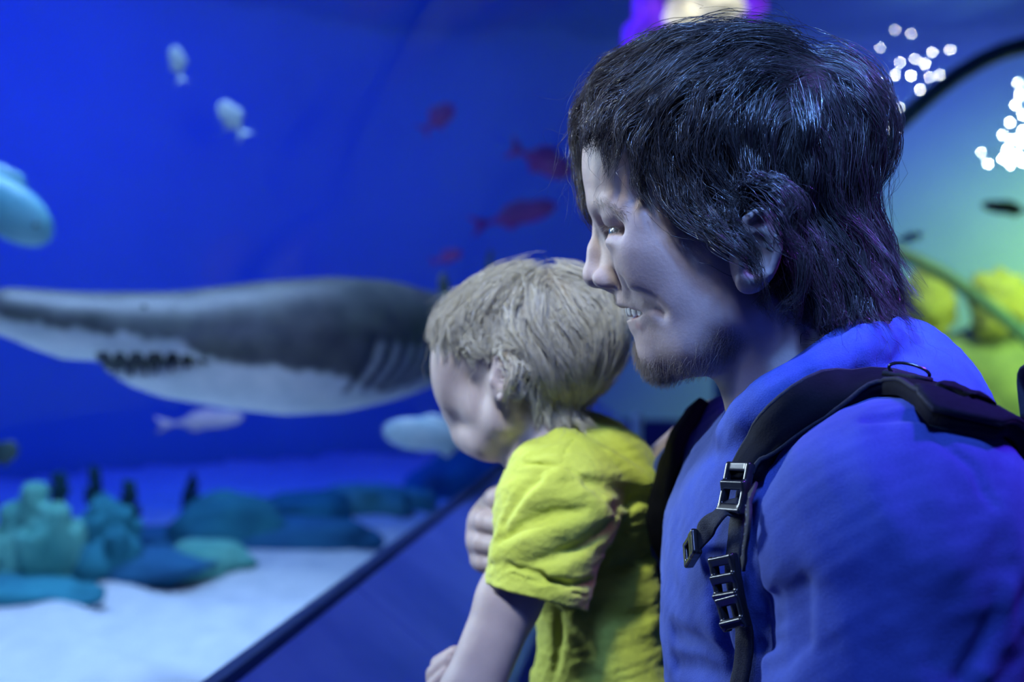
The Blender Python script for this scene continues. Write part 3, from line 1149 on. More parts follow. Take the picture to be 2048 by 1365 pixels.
def build_man_body():
    vs = [MF.W(MV)]
    qs = [MQ]
    off = len(MV)
    z = [np.zeros(len(MV))] * 3
    pm = MV.copy()
    pm[:, 1] = np.abs(pm[:, 1])
    L = MF.L
    lipd = np.minimum(poly_dist(pm, [L(1247, 604, 0), L(1253, 603, 0.010), L(1274, 609, 0.025), L(1306, 624, 0.037)]) - 0.0042,
                      poly_dist(pm, [L(1279, 652, 0), L(1282, 651, 0.011), L(1293, 646, 0.025), L(1307, 628, 0.037)]) - 0.0058)
    lip = 0.5 * (1 - sstep(lipd, 0.0002, 0.0014)) * (1 - sstep(pm[:, 1], 0.024, 0.032))
    mouth = sstep(-np.linalg.norm((pm - L(1300, 626, 0)) / np.array([0.024, 0.036, 0.011]), axis=1), -1.0, -0.7)
    mouth *= (pm[:, 1] < 0.029) & (pm[:, 0] < L(1268, 626, 0.0)[0])
    lip = np.maximum(lip, mouth)
    jaw = [L(1300, 735, 0), L(1330, 742, 0.022), L(1400, 712, 0.04), L(1450, 672, 0.052)]
    stub = 0.85 * (1 - sstep(poly_dist(pm, jaw), 0.006, 0.021))
    stub = np.maximum(stub, 0.25 * (1 - sstep(poly_dist(pm, [L(1235, 592, 0), L(1262, 596, 0.02), L(1300, 628, 0.036), L(1320, 670, 0.034)]), 0.003, 0.010)))
    stub *= 1 - 0.6 * (1 - sstep(poly_dist(pm, [L(1284, 690, 0), L(1288, 735, 0)]), 0.004, 0.014))  # lit look of the chin front put into the stubble colour
    stub *= 1 - np.clip(lip * 1.5, 0, 1)
    scalp = man_scalp.astype(float)
    brow = 0.5 * (1 - sstep(poly_dist(pm, [L(1192, 408, 0.012), L(1205, 404, 0.028), L(1240, 424, 0.046)]), 0.002, 0.006))
    stub = np.maximum(stub, brow)
    for v, q in build_hands():
        vs.append(v)
        qs.append(q + off)
        off += len(v)
    n = off - len(MV)
    pad = np.zeros(n)
    mesh_obj('body', np.concatenate(vs), np.concatenate(qs), man_skin, man,
             attrs={'lip': np.concatenate([lip, pad]), 'stubble': np.concatenate([stub, pad]), 'scalp': np.concatenate([scalp, pad])})
    # eyes
    white = noise_mat('eye_white', (0.42, 0.42, 0.43), (0.5, 0.5, 0.5), 40, 0.28, spec=0.5)
    iris = noise_mat('eye_iris', (0.10, 0.19, 0.26), (0.2, 0.33, 0.4), 300, 0.1, spec=0.7)
    for f in ((lambda p: p), mir):
        c = f(MF.L(1254, 461, 0.032))
        e = mesh_obj('eyeball', *uv_sphere(MF.W(c), 0.0121, 20, 14), white, man)
        d = MF.R @ np.array([0.97, 0.10 * (1 if f(np.array([0, 1., 0]))[1] > 0 else -1), -0.16])
        mesh_obj('iris', *cap_disc(MF.W(c), d, 0.0123, 0.0062), iris, e)
    # teeth
    tm = noise_mat('tooth_enamel', (0.80, 0.77, 0.66), (0.86, 0.84, 0.74), 60, 0.2, spec=0.6)
    arc = [(0.0044, 1258, 615), (0.0125, 1263, 615), (0.0200, 1273, 616), (0.0262, 1285, 618), (0.0300, 1298, 620)]
    arc = [(-b, u, v) for b, u, v in arc[::-1]] + arc
    for i, (b, u, v) in enumerate(arc):
        u0 = MF.L(u, v, abs(b))
        u0[1] = b
        hgt = (0.0034, 0.0040, 0.0048, 0.0046, 0.0054, 0.0054, 0.0046, 0.0048, 0.0040, 0.0034)[i]
        wdt = 0.0039
        ang = math.atan2(b, 0.022)
        rot = np.array([[math.cos(ang), -math.sin(ang), 0], [math.sin(ang), math.cos(ang), 0], [0, 0, 1.0]])
        V, Q = tooth_mesh(0.0028, wdt, hgt)
        V = V @ rot.T + u0 + np.array([0, 0, -0.0016])
        mesh_obj('tooth', MF.W(V), Q, tm, man)
    # hair, eyebrows, beard, lashes
    hv, hq = build_man_hair()
    mesh_obj('hair', MF.W(hv), hq, hair_mat('brown_hair', (0.014, 0.012, 0.013), (0.075, 0.064, 0.066)), man)
    rng = np.random.default_rng(3)
    nrm = MG.grad(MV)

    def short(mask_w, n, ln, direc, rad, lift, jit=0.35, K=5, side=0):
        direc = np.array(direc, float)
        if side:
            mask_w = mask_w * (MV[:, 1] * side > 0)
            direc[1] *= side
        w = mask_w / mask_w.sum()
        i = rng.choice(len(MV), n, p=w)
        r0 = MV[i] + rng.normal(size=(n, 3)) * 0.0007
        nn = nrm[i]
        d = np.asarray(direc, float)[None] + rng.normal(size=(n, 3)) * jit
        d -= nn * (d * nn).sum(1, keepdims=True)
        d /= np.linalg.norm(d, axis=1, keepdims=True)
        d = d + nn * lift
        d /= np.linalg.norm(d, axis=1, keepdims=True)
        t = np.linspace(0, 1, K)[None, :, None]
        l = (ln * rng.uniform(0.5, 1.2, n))[:, None, None]
        S = r0[:, None] + d[:, None] * l * t + np.array([0, 0, -1.0])[None, None] * l * t ** 2 * 0.35
        return strand_mesh(S, np.full(n, rad), np.linspace(1, 0.3, K))
    goat = sstep(-poly_dist(pm, [L(1286, 700, 0), L(1296, 735, 0.004), L(1322, 748, 0.018)]), -0.013, -0.004)
    jawm = (1 - sstep(poly_dist(pm, jaw), 0.006, 0.018))
    mv, mq = short(np.clip(goat * 1.6 + jawm * 0.35, 0, 1) + 1e-9, 2200, 0.0064, (0.35, 0, -1), 0.00014, 0.6)
    bm = hair_mat('beard_hair', (0.11, 0.08, 0.06), (0.34, 0.26, 0.20), 0.4)
    mesh_obj('beard', MF.W(mv), mq, bm, man)['kind'] = 'stuff'
    must = (1 - sstep(poly_dist(pm, [L(1238, 594, 0), L(1262, 597, 0.018), L(1298, 618, 0.03)]), 0.002, 0.006))
    bpx = [p for p in (hit(MG, MF, u, v) for u, v in ((1192, 402), (1204, 404), (1222, 414), (1246, 430))) if p is not None]
    browm = np.exp(-(poly_dist(pm, bpx) / 0.0028) ** 2) + 1e-12
    lpx = [p for p in (hit(MG, MF, u, v) for u, v in ((1214, 452), (1228, 455), (1246, 460))) if p is not None]
    lash = np.exp(-(poly_dist(pm, lpx) / 0.0015) ** 2) + 1e-12
    for sd in (1, -1):
        mv, mq = short(must + 1e-9 * (MV[:, 1] * sd > 0), 240, 0.0035, (0.2, 0.25, -1), 0.0001, 0.3, side=sd)
        mesh_obj('moustache', MF.W(mv), mq, bm, man)['kind'] = 'stuff'
        mv, mq = short(browm, 200, 0.0065, (-0.4, 1.0, -0.25), 0.00012, 0.2, side=sd)
        mesh_obj('eyebrow', MF.W(mv), mq, bm, man)
        mv, mq = short(lash, 36, 0.007, (1.0, 0.2, -0.3), 0.00012, 0.8, 0.15, side=sd)
        mesh_obj('eyelash', MF.W(mv), mq, bm, man)


def uv_sphere(c, r, nu=16, nv=10, sc=(1, 1, 1)):
    V, Q = [], []
    for i in range(nv + 1):
        th = math.pi * i / nv
        for j in range(nu):
            ph = 2 * math.pi * j / nu
            V.append([math.sin(th) * math.cos(ph) * r * sc[0], math.sin(th) * math.sin(ph) * r * sc[1], math.cos(th) * r * sc[2]])
    for i in range(nv):
        for j in range(nu):
            k = (j + 1) % nu
            Q.append([i * nu + j, (i + 1) * nu + j, (i + 1) * nu + k, i * nu + k])
    return np.array(V) + np.asarray(c), np.array(Q)


def cap_disc(c, d, R, r, n=18, rings=4):
    """spherical cap of radius r on a ball of radius R about c, facing d"""
    d = np.asarray(d, float) / np.linalg.norm(d)
    a = np.cross(d, [0, 0, 1.0])
    a /= np.linalg.norm(a)
    b = np.cross(d, a)
    V = [np.asarray(c) + d * (R + 0.0006)]
    Fc = []
    for i in range(1, rings + 1):
        rr = r * i / rings
        h = math.sqrt(max(R * R - rr * rr, 0)) + 0.0006 * (1 - (i / rings) ** 2)
        for j in range(n):
            t = 2 * math.pi * j / n
            V.append(np.asarray(c) + d * h + rr * (math.cos(t) * a + math.sin(t) * b))
    for j in range(n):
        Fc.append([0, 1 + j, 1 + (j + 1) % n])
    for i in range(rings - 1):
        for j in range(n):
            k = (j + 1) % n
            Fc.append([1 + i * n + j, 1 + (i + 1) * n + j, 1 + (i + 1) * n + k, 1 + i * n + k])
    return np.array(V), Fc


def tooth_mesh(d, w, h):
    V, Q = uv_sphere((0, 0, 0), 1, 12, 8)
    V = np.sign(V) * np.abs(V) ** 0.55
    V[:, 0] *= d * (1 - 0.25 * np.clip(-V[:, 2], 0, 1))
    V[:, 1] *= w
    V[:, 2] *= h
    return V, Q


build_man_body()


# --- shirt
# collar band round the neck
_path = [(1478, 832, 0), (1502, 812, 0.036), (1545, 768, 0.056), (1618, 722, 0.0665), (1690, 676, 0.058), (1742, 650, 0.032), (1762, 642, 0.0)]
_near = [MF.L(u, v, b) for u, v, b in _path]
_loop = np.array(_near + [mir(p) for p in _near[-2:0:-1]])
_loop = np.vstack([_loop, _loop[:1]])
COLLAR_LOOP = smooth_path(_loop, 90)


def build_man_shirt():
    g = Grid((0.085, 0.63, 0.98), (0.40, 1.26, 1.53), 0.0026)
    A = g.add
    A(ell((0.242, 0.955, 1.285), (0.128, 0.168, 0.20)))
    A(ell((0.250, 0.955, 1.08), (0.118, 0.160, 0.22)), 0.06)
    A(ell((0.205, 1.02, 1.345), (0.070, 0.105, 0.085)), 0.05)
    A(ell((0.205, 0.89, 1.345), (0.070, 0.095, 0.085)), 0.05)
    A(ell((0.300, 0.95, 1.36), (0.062, 0.155, 0.10)), 0.05)
    for s_, yy in ((-1, 0.76), (1, 1.14)):
        A(cone((0.262, 0.955, 1.447), (0.232, yy, 1.402), 0.056, 0.056), 0.04)
        A(cone((0.285, 0.955 + s_ * 0.02, 1.455), (0.275, 0.955 + s_ * 0.10, 1.42), 0.048, 0.045), 0.04)
    # near sleeve
    A(cone((0.226, 0.752, 1.372), (0.208, 0.722, 1.06), 0.0765, 0.068), 0.03)
    A(ell((0.232, 0.748, 1.385), (0.074, 0.064, 0.070)), 0.03)
    # far sleeve
    A(cone((0.212, 1.135, 1.385), (0.145, 1.30, 1.30), 0.068, 0.060), 0.03)
    # neck opening
    nx0, nx1 = MF.W(MF.L(1640, 850, 0)), MF.W(MF.L(1600, 640, 0))
    lp = COLLAR_LOOP + (COLLAR_LOOP - MF.L(1630, 750, 0)) * np.array([0.05, 0.05, 0]) + np.array([0, 0, -0.012])
    lw = MF.W(lp)
    for i in range(0, len(lw) - 3, 3):
        A(cone(lw[i], lw[i + 3], 0.009, 0.009), 0.02)
    g.sub(cone(nx0, nx1, 0.060, 0.066), 0.004)
    g.sub(ell(MF.W(MF.L(1492, 775, 0)), (0.030, 0.034, 0.034)), 0.006)
    # large soft folds
    sl = g.block(g.lo, g.lo + g.h * g.n)
    x, y, z = g.co(sl)
    g.d += 0.0022 * vnoise(x * 34, y * 30, z * 26, 3).astype(np.float32) + 0.0013 * vnoise(x * 90 + z * 30, y * 70, z * 80 - x * 40, 4) + 0.0006 * vnoise(x * 220, y * 180, z * 260, 6).astype(np.float32)
    # pulled creases at the inside of the elbow and under the arm
    cf = lambda *a, **k: cloth_fold(g, *a, **k)
    for i in range(4):
        v0 = 1205 + i * 44
        cf([(1524, v0 + 4), (1560, v0 - 10), (1610, v0 - 34 - 6 * i)], [0.002, 0.0026, 0.0005], 0.014)
    cf([(1860, 862), (1905, 905), (1945, 935), (1965, 985), (1985, 1010)], [0.0008, 0.0022, 0.0022, 0.002, 0.0006], 0.006)
    cf([(1995, 1235), (1965, 1300), (1930, 1360)], [0.001, 0.003, 0.003], 0.012)
    cf([(2015, 1180), (1990, 1260), (1960, 1340)], [0.001, 0.003, 0.003], 0.012, 'add')
    cf([(1345, 1270), (1400, 1290), (1460, 1330)], [0.003, 0.004, 0.003], 0.014)
    cf([(1350, 1330), (1400, 1340), (1450, 1362)], [0.003, 0.004, 0.003], 0.014)
    cf([(1420, 1150), (1440, 1240), (1470, 1340)], [0.002, 0.003, 0.002], 0.012)
    cf([(1900, 830), (1860, 840), (1800, 832), (1740, 838)], [0.001, 0.002, 0.002, 0.001], 0.01)
    # hem
    g.d = np.maximum(g.d, (0.995 - z) + 0 * x + 0 * y).astype(np.float32)
    return g


MS = build_man_shirt()
fab = bpy.data.materials.new('blue_shirt_cotton')
_t = NT(fab)
_tc = _t.node('ShaderNodeTexCoord')
_n1 = _t.node('ShaderNodeTexNoise', i_Scale=22.0, i_Detail=6.0)
_n2 = _t.node('ShaderNodeTexNoise', i_Scale=900.0, i_Detail=3.0)
for _n in (_n1, _n2):
    _t.link(_tc.outputs['Object'], _n.inputs['Vector'])
_mx = _t.node('ShaderNodeMath', operation='MULTIPLY_ADD')
_t.link(_n2.outputs['Fac'], _mx.inputs[0])
_mx.inputs[1].default_value = 0.6
_t.link(_n1.outputs['Fac'], _mx.inputs[2])
_r = _t.ramp(_mx.outputs[0], [(0.55, (0.028, 0.062, 0.33)), (1.05, (0.06, 0.115, 0.48))])
_t.link(_r.outputs[0], _t.b.inputs['Base Color'])
_t.b.inputs['Roughness'].default_value = 0.85
_t.b.inputs['Sheen Weight'].default_value = 0.12
_t.b.inputs['Sheen Tint'].default_value = (0.5, 0.6, 1, 1)
_bp = _t.node('ShaderNodeBump', i_Strength=0.35, i_Distance=0.001)
_t.link(_n2.outputs['Fac'], _bp.inputs['Height'])
_t.link(_bp.outputs[0], _t.b.inputs['Normal'])
_v, _q = MS.mesh()
shirt = mesh_obj('shirt', _v, _q, fab, man)
_cp = COLLAR_LOOP
_ax = MF.L(1630, 750, 0)
_nn = _cp - _ax
_nn[:, 2] = 0.045
_nn[:, 2] += 0.02
_V, _Q = ribbon(MF.W(_cp), _nn @ MF.R.T, 0.018, 0.0042)
mesh_obj('collar', _V, _Q, fab, shirt)

# trousers and shoes below the frame
def build_man_trousers():
    g = Grid((0.08, 0.72, 0.02), (0.42, 1.20, 1.08), 0.007)
    g.add(ell((0.25, 0.955, 0.95), (0.112, 0.158, 0.13)))
    for y in (0.865, 1.045):
        g.add(cone((0.25, y, 0.86), (0.24, y, 0.48), 0.085, 0.06), 0.05)
        g.add(cone((0.24, y, 0.48), (0.25, y, 0.09), 0.06, 0.055), 0.03)
    return g.mesh()


_v, _q = build_man_trousers()
mesh_obj('trousers', _v, _q, noise_mat('dark_denim', (0.015, 0.02, 0.05), (0.03, 0.04, 0.09), 60, 0.8, bump=0.2), man)
for _y in (0.865, 1.045):
    _g = Grid((-0.02, _y - 0.08, -0.005), (0.36, _y + 0.08, 0.16), 0.005)
    _g.add(ell((0.17, _y, 0.045), (0.135, 0.048, 0.045)))
    _g.add(ell((0.25, _y, 0.075), (0.06, 0.046, 0.06)), 0.03)
    _x, _yy, _z = _g.co(_g.block(_g.lo, _g.lo + _g.h * _g.n))
    _g.d = np.maximum(_g.d, (0.001 - _z) + 0 * _x + 0 * _yy).astype(np.float32)
    _v, _q = _g.mesh()
    mesh_obj('shoe', _v, _q, noise_mat('shoe_leather', (0.02, 0.02, 0.025), (0.04, 0.04, 0.045), 30, 0.5), man)


# ------------------------------------------------------------------ the boy
BF = Frame(P(1060, 720, 1.2), math.radians(36))


def build_boy_head():
    L = BF.L
    g = Grid((-0.11, -0.085, -0.155), (0.105, 0.085, 0.10), 0.0015)
    A = g.add

    def A2(c, r, k, rot=None):
        A(ell(c, r, rot), k)
        A(ell(mir(c), r, rot), k)

    def C2(pts, rs, k):
        for pr in chain(pts, rs) + chain([mir(p) for p in pts], rs):
            A(pr, k)
    A(ell(L(1062, 676, 0), (0.086, 0.066, 0.0625), rot_ac(12)))
    A(ell(L(950, 712, 0), (0.028, 0.05, 0.04)), 0.03)
    A(ell(L(952, 775, 0), (0.032, 0.046, 0.042)), 0.025)
    A2(L(975, 808, 0.030), (0.026, 0.022, 0.027), 0.016)
    C2([L(1012, 770, 0.050), L(1012, 838, 0.041), L(980, 880, 0.026), L(945, 878, 0.008)], [0.014, 0.014, 0.013, 0.012], 0.016)
    A(ell(L(938, 866, 0), (0.015, 0.018, 0.014)), 0.010)
    A(ell(L(930, 822, 0), (0.020, 0.022, 0.018)), 0.012)
    A(ell(L(985, 878, 0), (0.03, 0.03, 0.018), rot_ac(-25)), 0.02)
    # nose, lips, brow, eyes
    for pr in chain([L(905, 722, 0), L(897, 748, 0), L(890, 766, 0)], [0.005, 0.0056, 0.0068]):
        A(pr, 0.007)
    A2(L(902, 772, 0.008), (0.006, 0.0045, 0.0048), 0.003)
    C2([L(899, 808, 0), L(905, 808, 0.009), L(922, 814, 0.019)], [0.0042, 0.004, 0.002], 0.005)
    C2([L(904, 822, 0), L(909, 822, 0.008), L(922, 817, 0.019)], [0.0048, 0.0044, 0.002], 0.005)
    C2([L(900, 705, 0.006), L(905, 702, 0.022), L(935, 710, 0.038)], [0.006, 0.006, 0.006], 0.012)
    for f in ((lambda p: p), mir):
        g.sub(ell(f(L(899, 735, 0.026)), (0.010, 0.013, 0.008)), 0.008)
        A(ell(f(L(921, 737, 0.026)), 0.0115), 0.002)
        g.sub(ell(f(L(902, 738, 0.026)), (0.010, 0.011, 0.0042)), 0.001)
        # ear
        A(ell(f(L(1004, 752, 0.0665)), (0.0125, 0.006, 0.0225), rot_ac(-12)), 0.005)
        A(chain_u([f(p) for p in (L(990, 742, 0.068), L(992, 716, 0.070), L(1008, 707, 0.072), L(1024, 722, 0.074), L(1026, 755, 0.074), L(1016, 782, 0.0725), L(1002, 797, 0.070))],
                  [0.002, 0.0024, 0.0026, 0.0026, 0.0025, 0.0024, 0.0032]), 0.003)
        g.sub(ell(f(L(1004, 756, 0.0735)), (0.0075, 0.006, 0.011), rot_ac(-12)), 0.0025)
        A(ell(f(L(987, 764, 0.0695)), (0.0035, 0.004, 0.0055)), 0.0025)
    # neck
    for pr in chain([L(1062, 830, 0), L(1095, 920, 0), L(1120, 1000, 0)], [0.037, 0.036, 0.042]):
        A(pr, 0.014)
    return g


BG = build_boy_head()
BV, BQ = BG.mesh()
BOY_ARROWS = [
    (1076, 540, -.2, 1), (1020, 545, -1, .4), (960, 575, -.9, .9), (920, 620, -.5, 1), (890, 660, -.15, 1), (900, 690, .0, 1), (940, 640, -.25, 1), (985, 600, -.4, 1), (1030, 585, -.3, 1),
    (960, 680, .15, 1), (1000, 650, .15, 1), (1040, 640, .2, 1), (1070, 600, .1, 1), (1030, 690, .6, .8), (1080, 670, .5, .9), (1110, 600, .45, 1), (1150, 650, .5, .9), (1120, 700, .5, .9),
    (1130, 550, .8, .6), (1180, 590, .6, 1), (1210, 640, .3, 1), (1200, 700, .1, 1), (1085, 740, .15, 1), (1130, 760, .3, 1), (1170, 790, .3, 1), (1210, 760, .3, 1), (1220, 800, .5, .7), (1060, 780, .2, 1)]
BOY_HAIRLINE = [(905, 640), (930, 660), (970, 690), (985, 705), (1030, 700), (1036, 740), (1050, 790), (1080, 815), (1140, 840), (1280, 850), (1300, 600), (1200, 480), (1000, 470), (880, 540)]
boy_scalp = in_poly(BV[:, 0], BV[:, 2], local_poly(BF, BOY_HAIRLINE, 0.045)) & ~((np.abs(BV[:, 1]) > 0.0665) & (BV[:, 2] < 0.0))
boy_scalp |= (BV[:, 0] > 0.03) & (BV[:, 2] > 0.052)


EAR_A = BF.L(1004, 752, 0.066)[0]



def build_boy_hair():
    rng = np.random.default_rng(21)
    fl = Flow(BG, BF, BOY_ARROWS, 0.006)
    cand = BV[boy_scalp]
    K = 12
    M = 300
    pool = cand[rng.choice(len(cand), 3000, replace=False)]
    keep = [0]
    d = ((pool - pool[0]) ** 2).sum(1)
    for _ in range(M - 1):
        i = int(np.argmax(d))
        keep.append(i)
        d = np.minimum(d, ((pool - pool[i]) ** 2).sum(1))
    roots = pool[keep]
    a, b, c = roots.T
    low = sstep(-c, -0.03, 0.04)
    front = sstep(a, 0.0, 0.05)
    tip = np.interp(a, [-0.07, EAR_A - 0.022, EAR_A - 0.012, 0.05], [-0.060, -0.048, 0.012, 0.013])
    length = np.clip((c - tip) * 1.25 + 0.006, 0.012, 0.098) + rng.uniform(-0.007, 0.007, M)
    height = rng.uniform(0.003, 0.012, M)
    back = sstep(-a, 0.03, 0.07)
    flick = np.where(low > 0.4, rng.uniform(0.0, 0.02, M) * back, 0.0)
    G = grow(BG, fl, roots, length, height, K, rng, 0.10, flick)
    S = fill_locks(G, cand, roots, 36, K, rng, 0.88, 0.00045, 0.0064)
    r2 = pool[rng.choice(len(pool), 200)]
    S2 = grow(BG, fl, r2, rng.uniform(0.05, 0.08, 200), rng.uniform(0.008, 0.018, 200), K, rng, 0.5, rng.uniform(0, 0.015, 200))
    S = push_out(BG, np.concatenate([S, S2]))
    N = len(S)
    rad = np.concatenate([rng.uniform(0.00022, 0.0004, N - 200), np.full(200, 0.00014)])
    tap = np.interp(np.linspace(0, 1, K), [0, 0.1, 0.75, 1], [0.6, 1, 0.9, 0.2])
    return strand_mesh(S, rad, tap)


boy = empty('person', (0.07, 1.2, 1.0))
tag(boy, 'small blond boy in a yellow T-shirt looking at the shark', 'person')
boy_skin = skin_mat('boy_skin', (0.46, 0.37, 0.35), (0.52, 0.42, 0.39), (0.45, 0.2, 0.2), (0.3, 0.2, 0.2), (0.30, 0.23, 0.15))


def build_boy():
    vs, qs = [BF.W(BV)], [BQ]
    off = len(BV)
    pm = BV.copy()
    pm[:, 1] = np.abs(pm[:, 1])
    L = BF.L
    lip = 0.8 * (1 - sstep(poly_dist(pm, [L(899, 810, 0), L(905, 812, 0.009), L(922, 816, 0.019)]), 0.003, 0.006))
    # near arm: out of the sleeve, down and forward to a hand below the frame
    g = Grid((-0.14, 1.02, 1.02), (0.08, 1.26, 1.36), 0.002)
    sh, el, wr = P(1075, 1075, 1.145), P(938, 1395, 1.115), P(850, 1500, 1.17)
    for pr in chain([sh, P(1018, 1200, 1.135), el], [0.031, 0.0275, 0.026]):
        g.add(pr, 0.012)
    for pr in chain([el, wr], [0.025, 0.0185]):
        g.add(pr, 0.012)
    hd = P(815, 1530, 1.20)
    g.add(ell((wr + hd) / 2 + np.array([-0.012, 0.012, 0]), (0.024, 0.026, 0.012)), 0.01)
    for i in range(4):
        b0 = hd + np.array([-0.004 + 0.004 * i, 0.012 - 0.011 * i, 0.004])
        g.add(chain_u([b0, b0 + np.array([-0.022, 0.008, -0.002]), b0 + np.array([-0.036, 0.012, -0.012])], [0.0066, 0.006, 0.0048]), 0.003)
    g.add(chain_u([wr, wr + np.array([-0.02, -0.018, 0.004]), wr + np.array([-0.038, -0.02, 0])], [0.01, 0.0072, 0.0055]), 0.005)
    v, q = g.mesh()
    vs.append(v)
    qs.append(q + off)
    off += len(v)
    pad = np.zeros(off - len(BV))
    mesh_obj('body', np.concatenate(vs), np.concatenate(qs), boy_skin, boy,
             attrs={'lip': np.concatenate([lip, pad]), 'stubble': np.zeros(off), 'scalp': np.concatenate([boy_scalp.astype(float), pad])})
    ew = bpy.data.materials['eye_white']
    ei = bpy.data.materials['eye_iris']
    for f in ((lambda p: p), mir):
        c = f(L(921, 737, 0.026))
        e = mesh_obj('eyeball', *uv_sphere(BF.W(c), 0.0105, 16, 12), ew, boy)
        mesh_obj('iris', *cap_disc(BF.W(c), BF.R @ np.array([1, 0, -0.1]), 0.0107, 0.0056), ei, e)
    hv, hq = build_boy_hair()
    mesh_obj('hair', BF.W(hv), hq, hair_mat('blond_hair', (0.50, 0.45, 0.35), (0.78, 0.73, 0.60), 0.30, 0.7), boy)


build_boy()


def build_boy_shirt():
    g = Grid((-0.045, 1.04, 1.0), (0.165, 1.36, 1.46), 0.0018)
    A = g.add
    # trunk, upper back, shoulders
    A(cone(P(1195, 1010, 1.235), P(1200, 1400, 1.225), 0.058, 0.062))
    A(cone(P(1200, 1400, 1.225), (0.085, 1.225, 1.02), 0.062, 0.066), 0.02)
    A(ell(P(1170, 935, 1.225), (0.056, 0.075, 0.052), euler_m(0, 0.35, 0)), 0.03)
    A(ell(P(1225, 985, 1.215), (0.042, 0.06, 0.05)), 0.03)
    A(cone(P(1110, 940, 1.16), P(1150, 930, 1.29), 0.036, 0.036), 0.03)
    # near sleeve
    A(cone(P(1115, 1010, 1.142), P(1064, 1215, 1.130), 0.0525, 0.0465), 0.018)
    A(ell(P(1125, 1000, 1.150), (0.055, 0.045, 0.045)), 0.02)
    # far sleeve
    A(cone(P(1120, 990, 1.29), P(1030, 1080, 1.31), 0.040, 0.040), 0.02)
    # bunched ridge at the back
    g.add(chain_u([P(1120, 885, 1.158), P(1170, 905, 1.15), P(1235, 945, 1.152), P(1290, 975, 1.17), P(1312, 988, 1.20)], [0.004, 0.007, 0.0085, 0.010, 0.012]), 0.016)
    # hem of the sleeve: cut square to the arm, hollowed
    n = P(1064, 1215, 1.130) - P(1115, 1010, 1.142)
    n /= np.linalg.norm(n)
    c0 = P(1067, 1192, 1.130)
    x, y, z = g.co(g.block(g.lo, g.lo + g.h * g.n))
    near = (np.sqrt((x - c0[0]) ** 2 + (y - c0[1]) ** 2 + (z - c0[2]) ** 2) < 0.075) & (y < 1.18)
    cut = (x - c0[0]) * n[0] + (y - c0[1]) * n[1] + (z - c0[2]) * n[2]
    sleeve_only = cone(P(1115, 1010, 1.142), P(1064, 1215, 1.130), 0.0525, 0.0465)[0](x, y, z)
    trunk = cone(P(1195, 1010, 1.235), P(1200, 1400, 1.225), 0.058, 0.062)[0](x, y, z)
    g.d = np.where(near & (cut > -0.02) & (trunk > 0.006), np.maximum(g.d, cut), g.d).astype(np.float32)
    
    # neck opening
    g.sub(cone(BF.W(BF.L(1068, 850, 0)), BF.W(BF.L(1112, 985, 0)), 0.0415, 0.038), 0.005)
    # soft wrinkles
    g.d += (0.0016 * vnoise(x * 70 + z * 40, y * 60, z * 70 + x * 30, 8) + 0.0010 * vnoise(x * 130 + z * 90, y * 140, z * 210 - x * 60, 9) + 0.0005 * vnoise(x * 300, y * 260, z * 420, 10)).astype(np.float32)
    cx = lambda a, b: (820 + a / 2.414, 800 + b / 2.414)
    seam = [cx(*p) for p in ((462, 335), (560, 312), (690, 318), (800, 356), (890, 436), (960, 512), (1022, 566), (1044, 640))]
    cloth_fold(g, seam, [0.0012] * 8, 0.005)
    yoke = [cx(*p) for p in ((820, 80), (822, 160), (760, 230), (730, 310))]
    cloth_fold(g, yoke, [0.0006] * 4, 0.003)
    for ps, rs, k, md in (
            (((440, 700), (560, 610), (700, 560), (830, 540)), (0.001, 0.004, 0.004, 0.001), 0.014, 'sub'),
            (((430, 660), (520, 520), (640, 430), (720, 370)), (0.001, 0.003, 0.003, 0.001), 0.014, 'add'),
            (((420, 740), (560, 680), (720, 620), (960, 520)), (0.001, 0.004, 0.004, 0.002), 0.014, 'add'),
            (((560, 800), (700, 760), (860, 690), (980, 600)), (0.001, 0.003, 0.003, 0.001), 0.012, 'sub'),
            (((600, 860), (760, 890), (880, 880)), (0.001, 0.002, 0.001), 0.008, 'sub'),
            (((480, 800), (620, 840), (760, 890)), (0.001, 0.0016, 0.001), 0.006, 'sub'),
            (((450, 600), (540, 450), (620, 380)), (0.001, 0.003, 0.001), 0.010, 'sub'),
            (((960, 260), (1060, 330), (1150, 400)), (0.001, 0.003, 0.003), 0.010, 'add'),
            (((860, 400), (960, 420), (1080, 470), (1180, 480)), (0.001, 0.004, 0.004, 0.002), 0.012, 'sub'),
            (((980, 520), (1060, 500), (1150, 440)), (0.001, 0.003, 0.002), 0.010, 'sub'),
            (((890, 960), (960, 1020), (1040, 1060), (1120, 1050)), (0.002, 0.004, 0.004, 0.002), 0.014, 'sub'),
            (((1000, 800), (1080, 790), (1160, 770)), (0.001, 0.004, 0.003), 0.014, 'sub'),
            (((720, 1030), (722, 1150), (700, 1300)), (0.0015, 0.0025, 0.0015), 0.010, 'sub'),
            (((800, 1060), (900, 1150), (960, 1300)), (0.001, 0.003, 0.002), 0.016, 'add')):
        cloth_fold(g, [cx(*p) for p in ps], rs, k, md)
    g.sub(cone(P(1072, 1172, 1.131), P(1050, 1270, 1.128), 0.034, 0.034), 0.002)
    # stitched hem line
    cloth_fold(g, [cx(*p) for p in ((392, 790), (520, 850), (650, 895), (790, 935), (850, 950))], [0.0006] * 5, 0.003)
    g.d = np.maximum(g.d, (1.012 - z) + 0 * x + 0 * y).astype(np.float32)
    return g


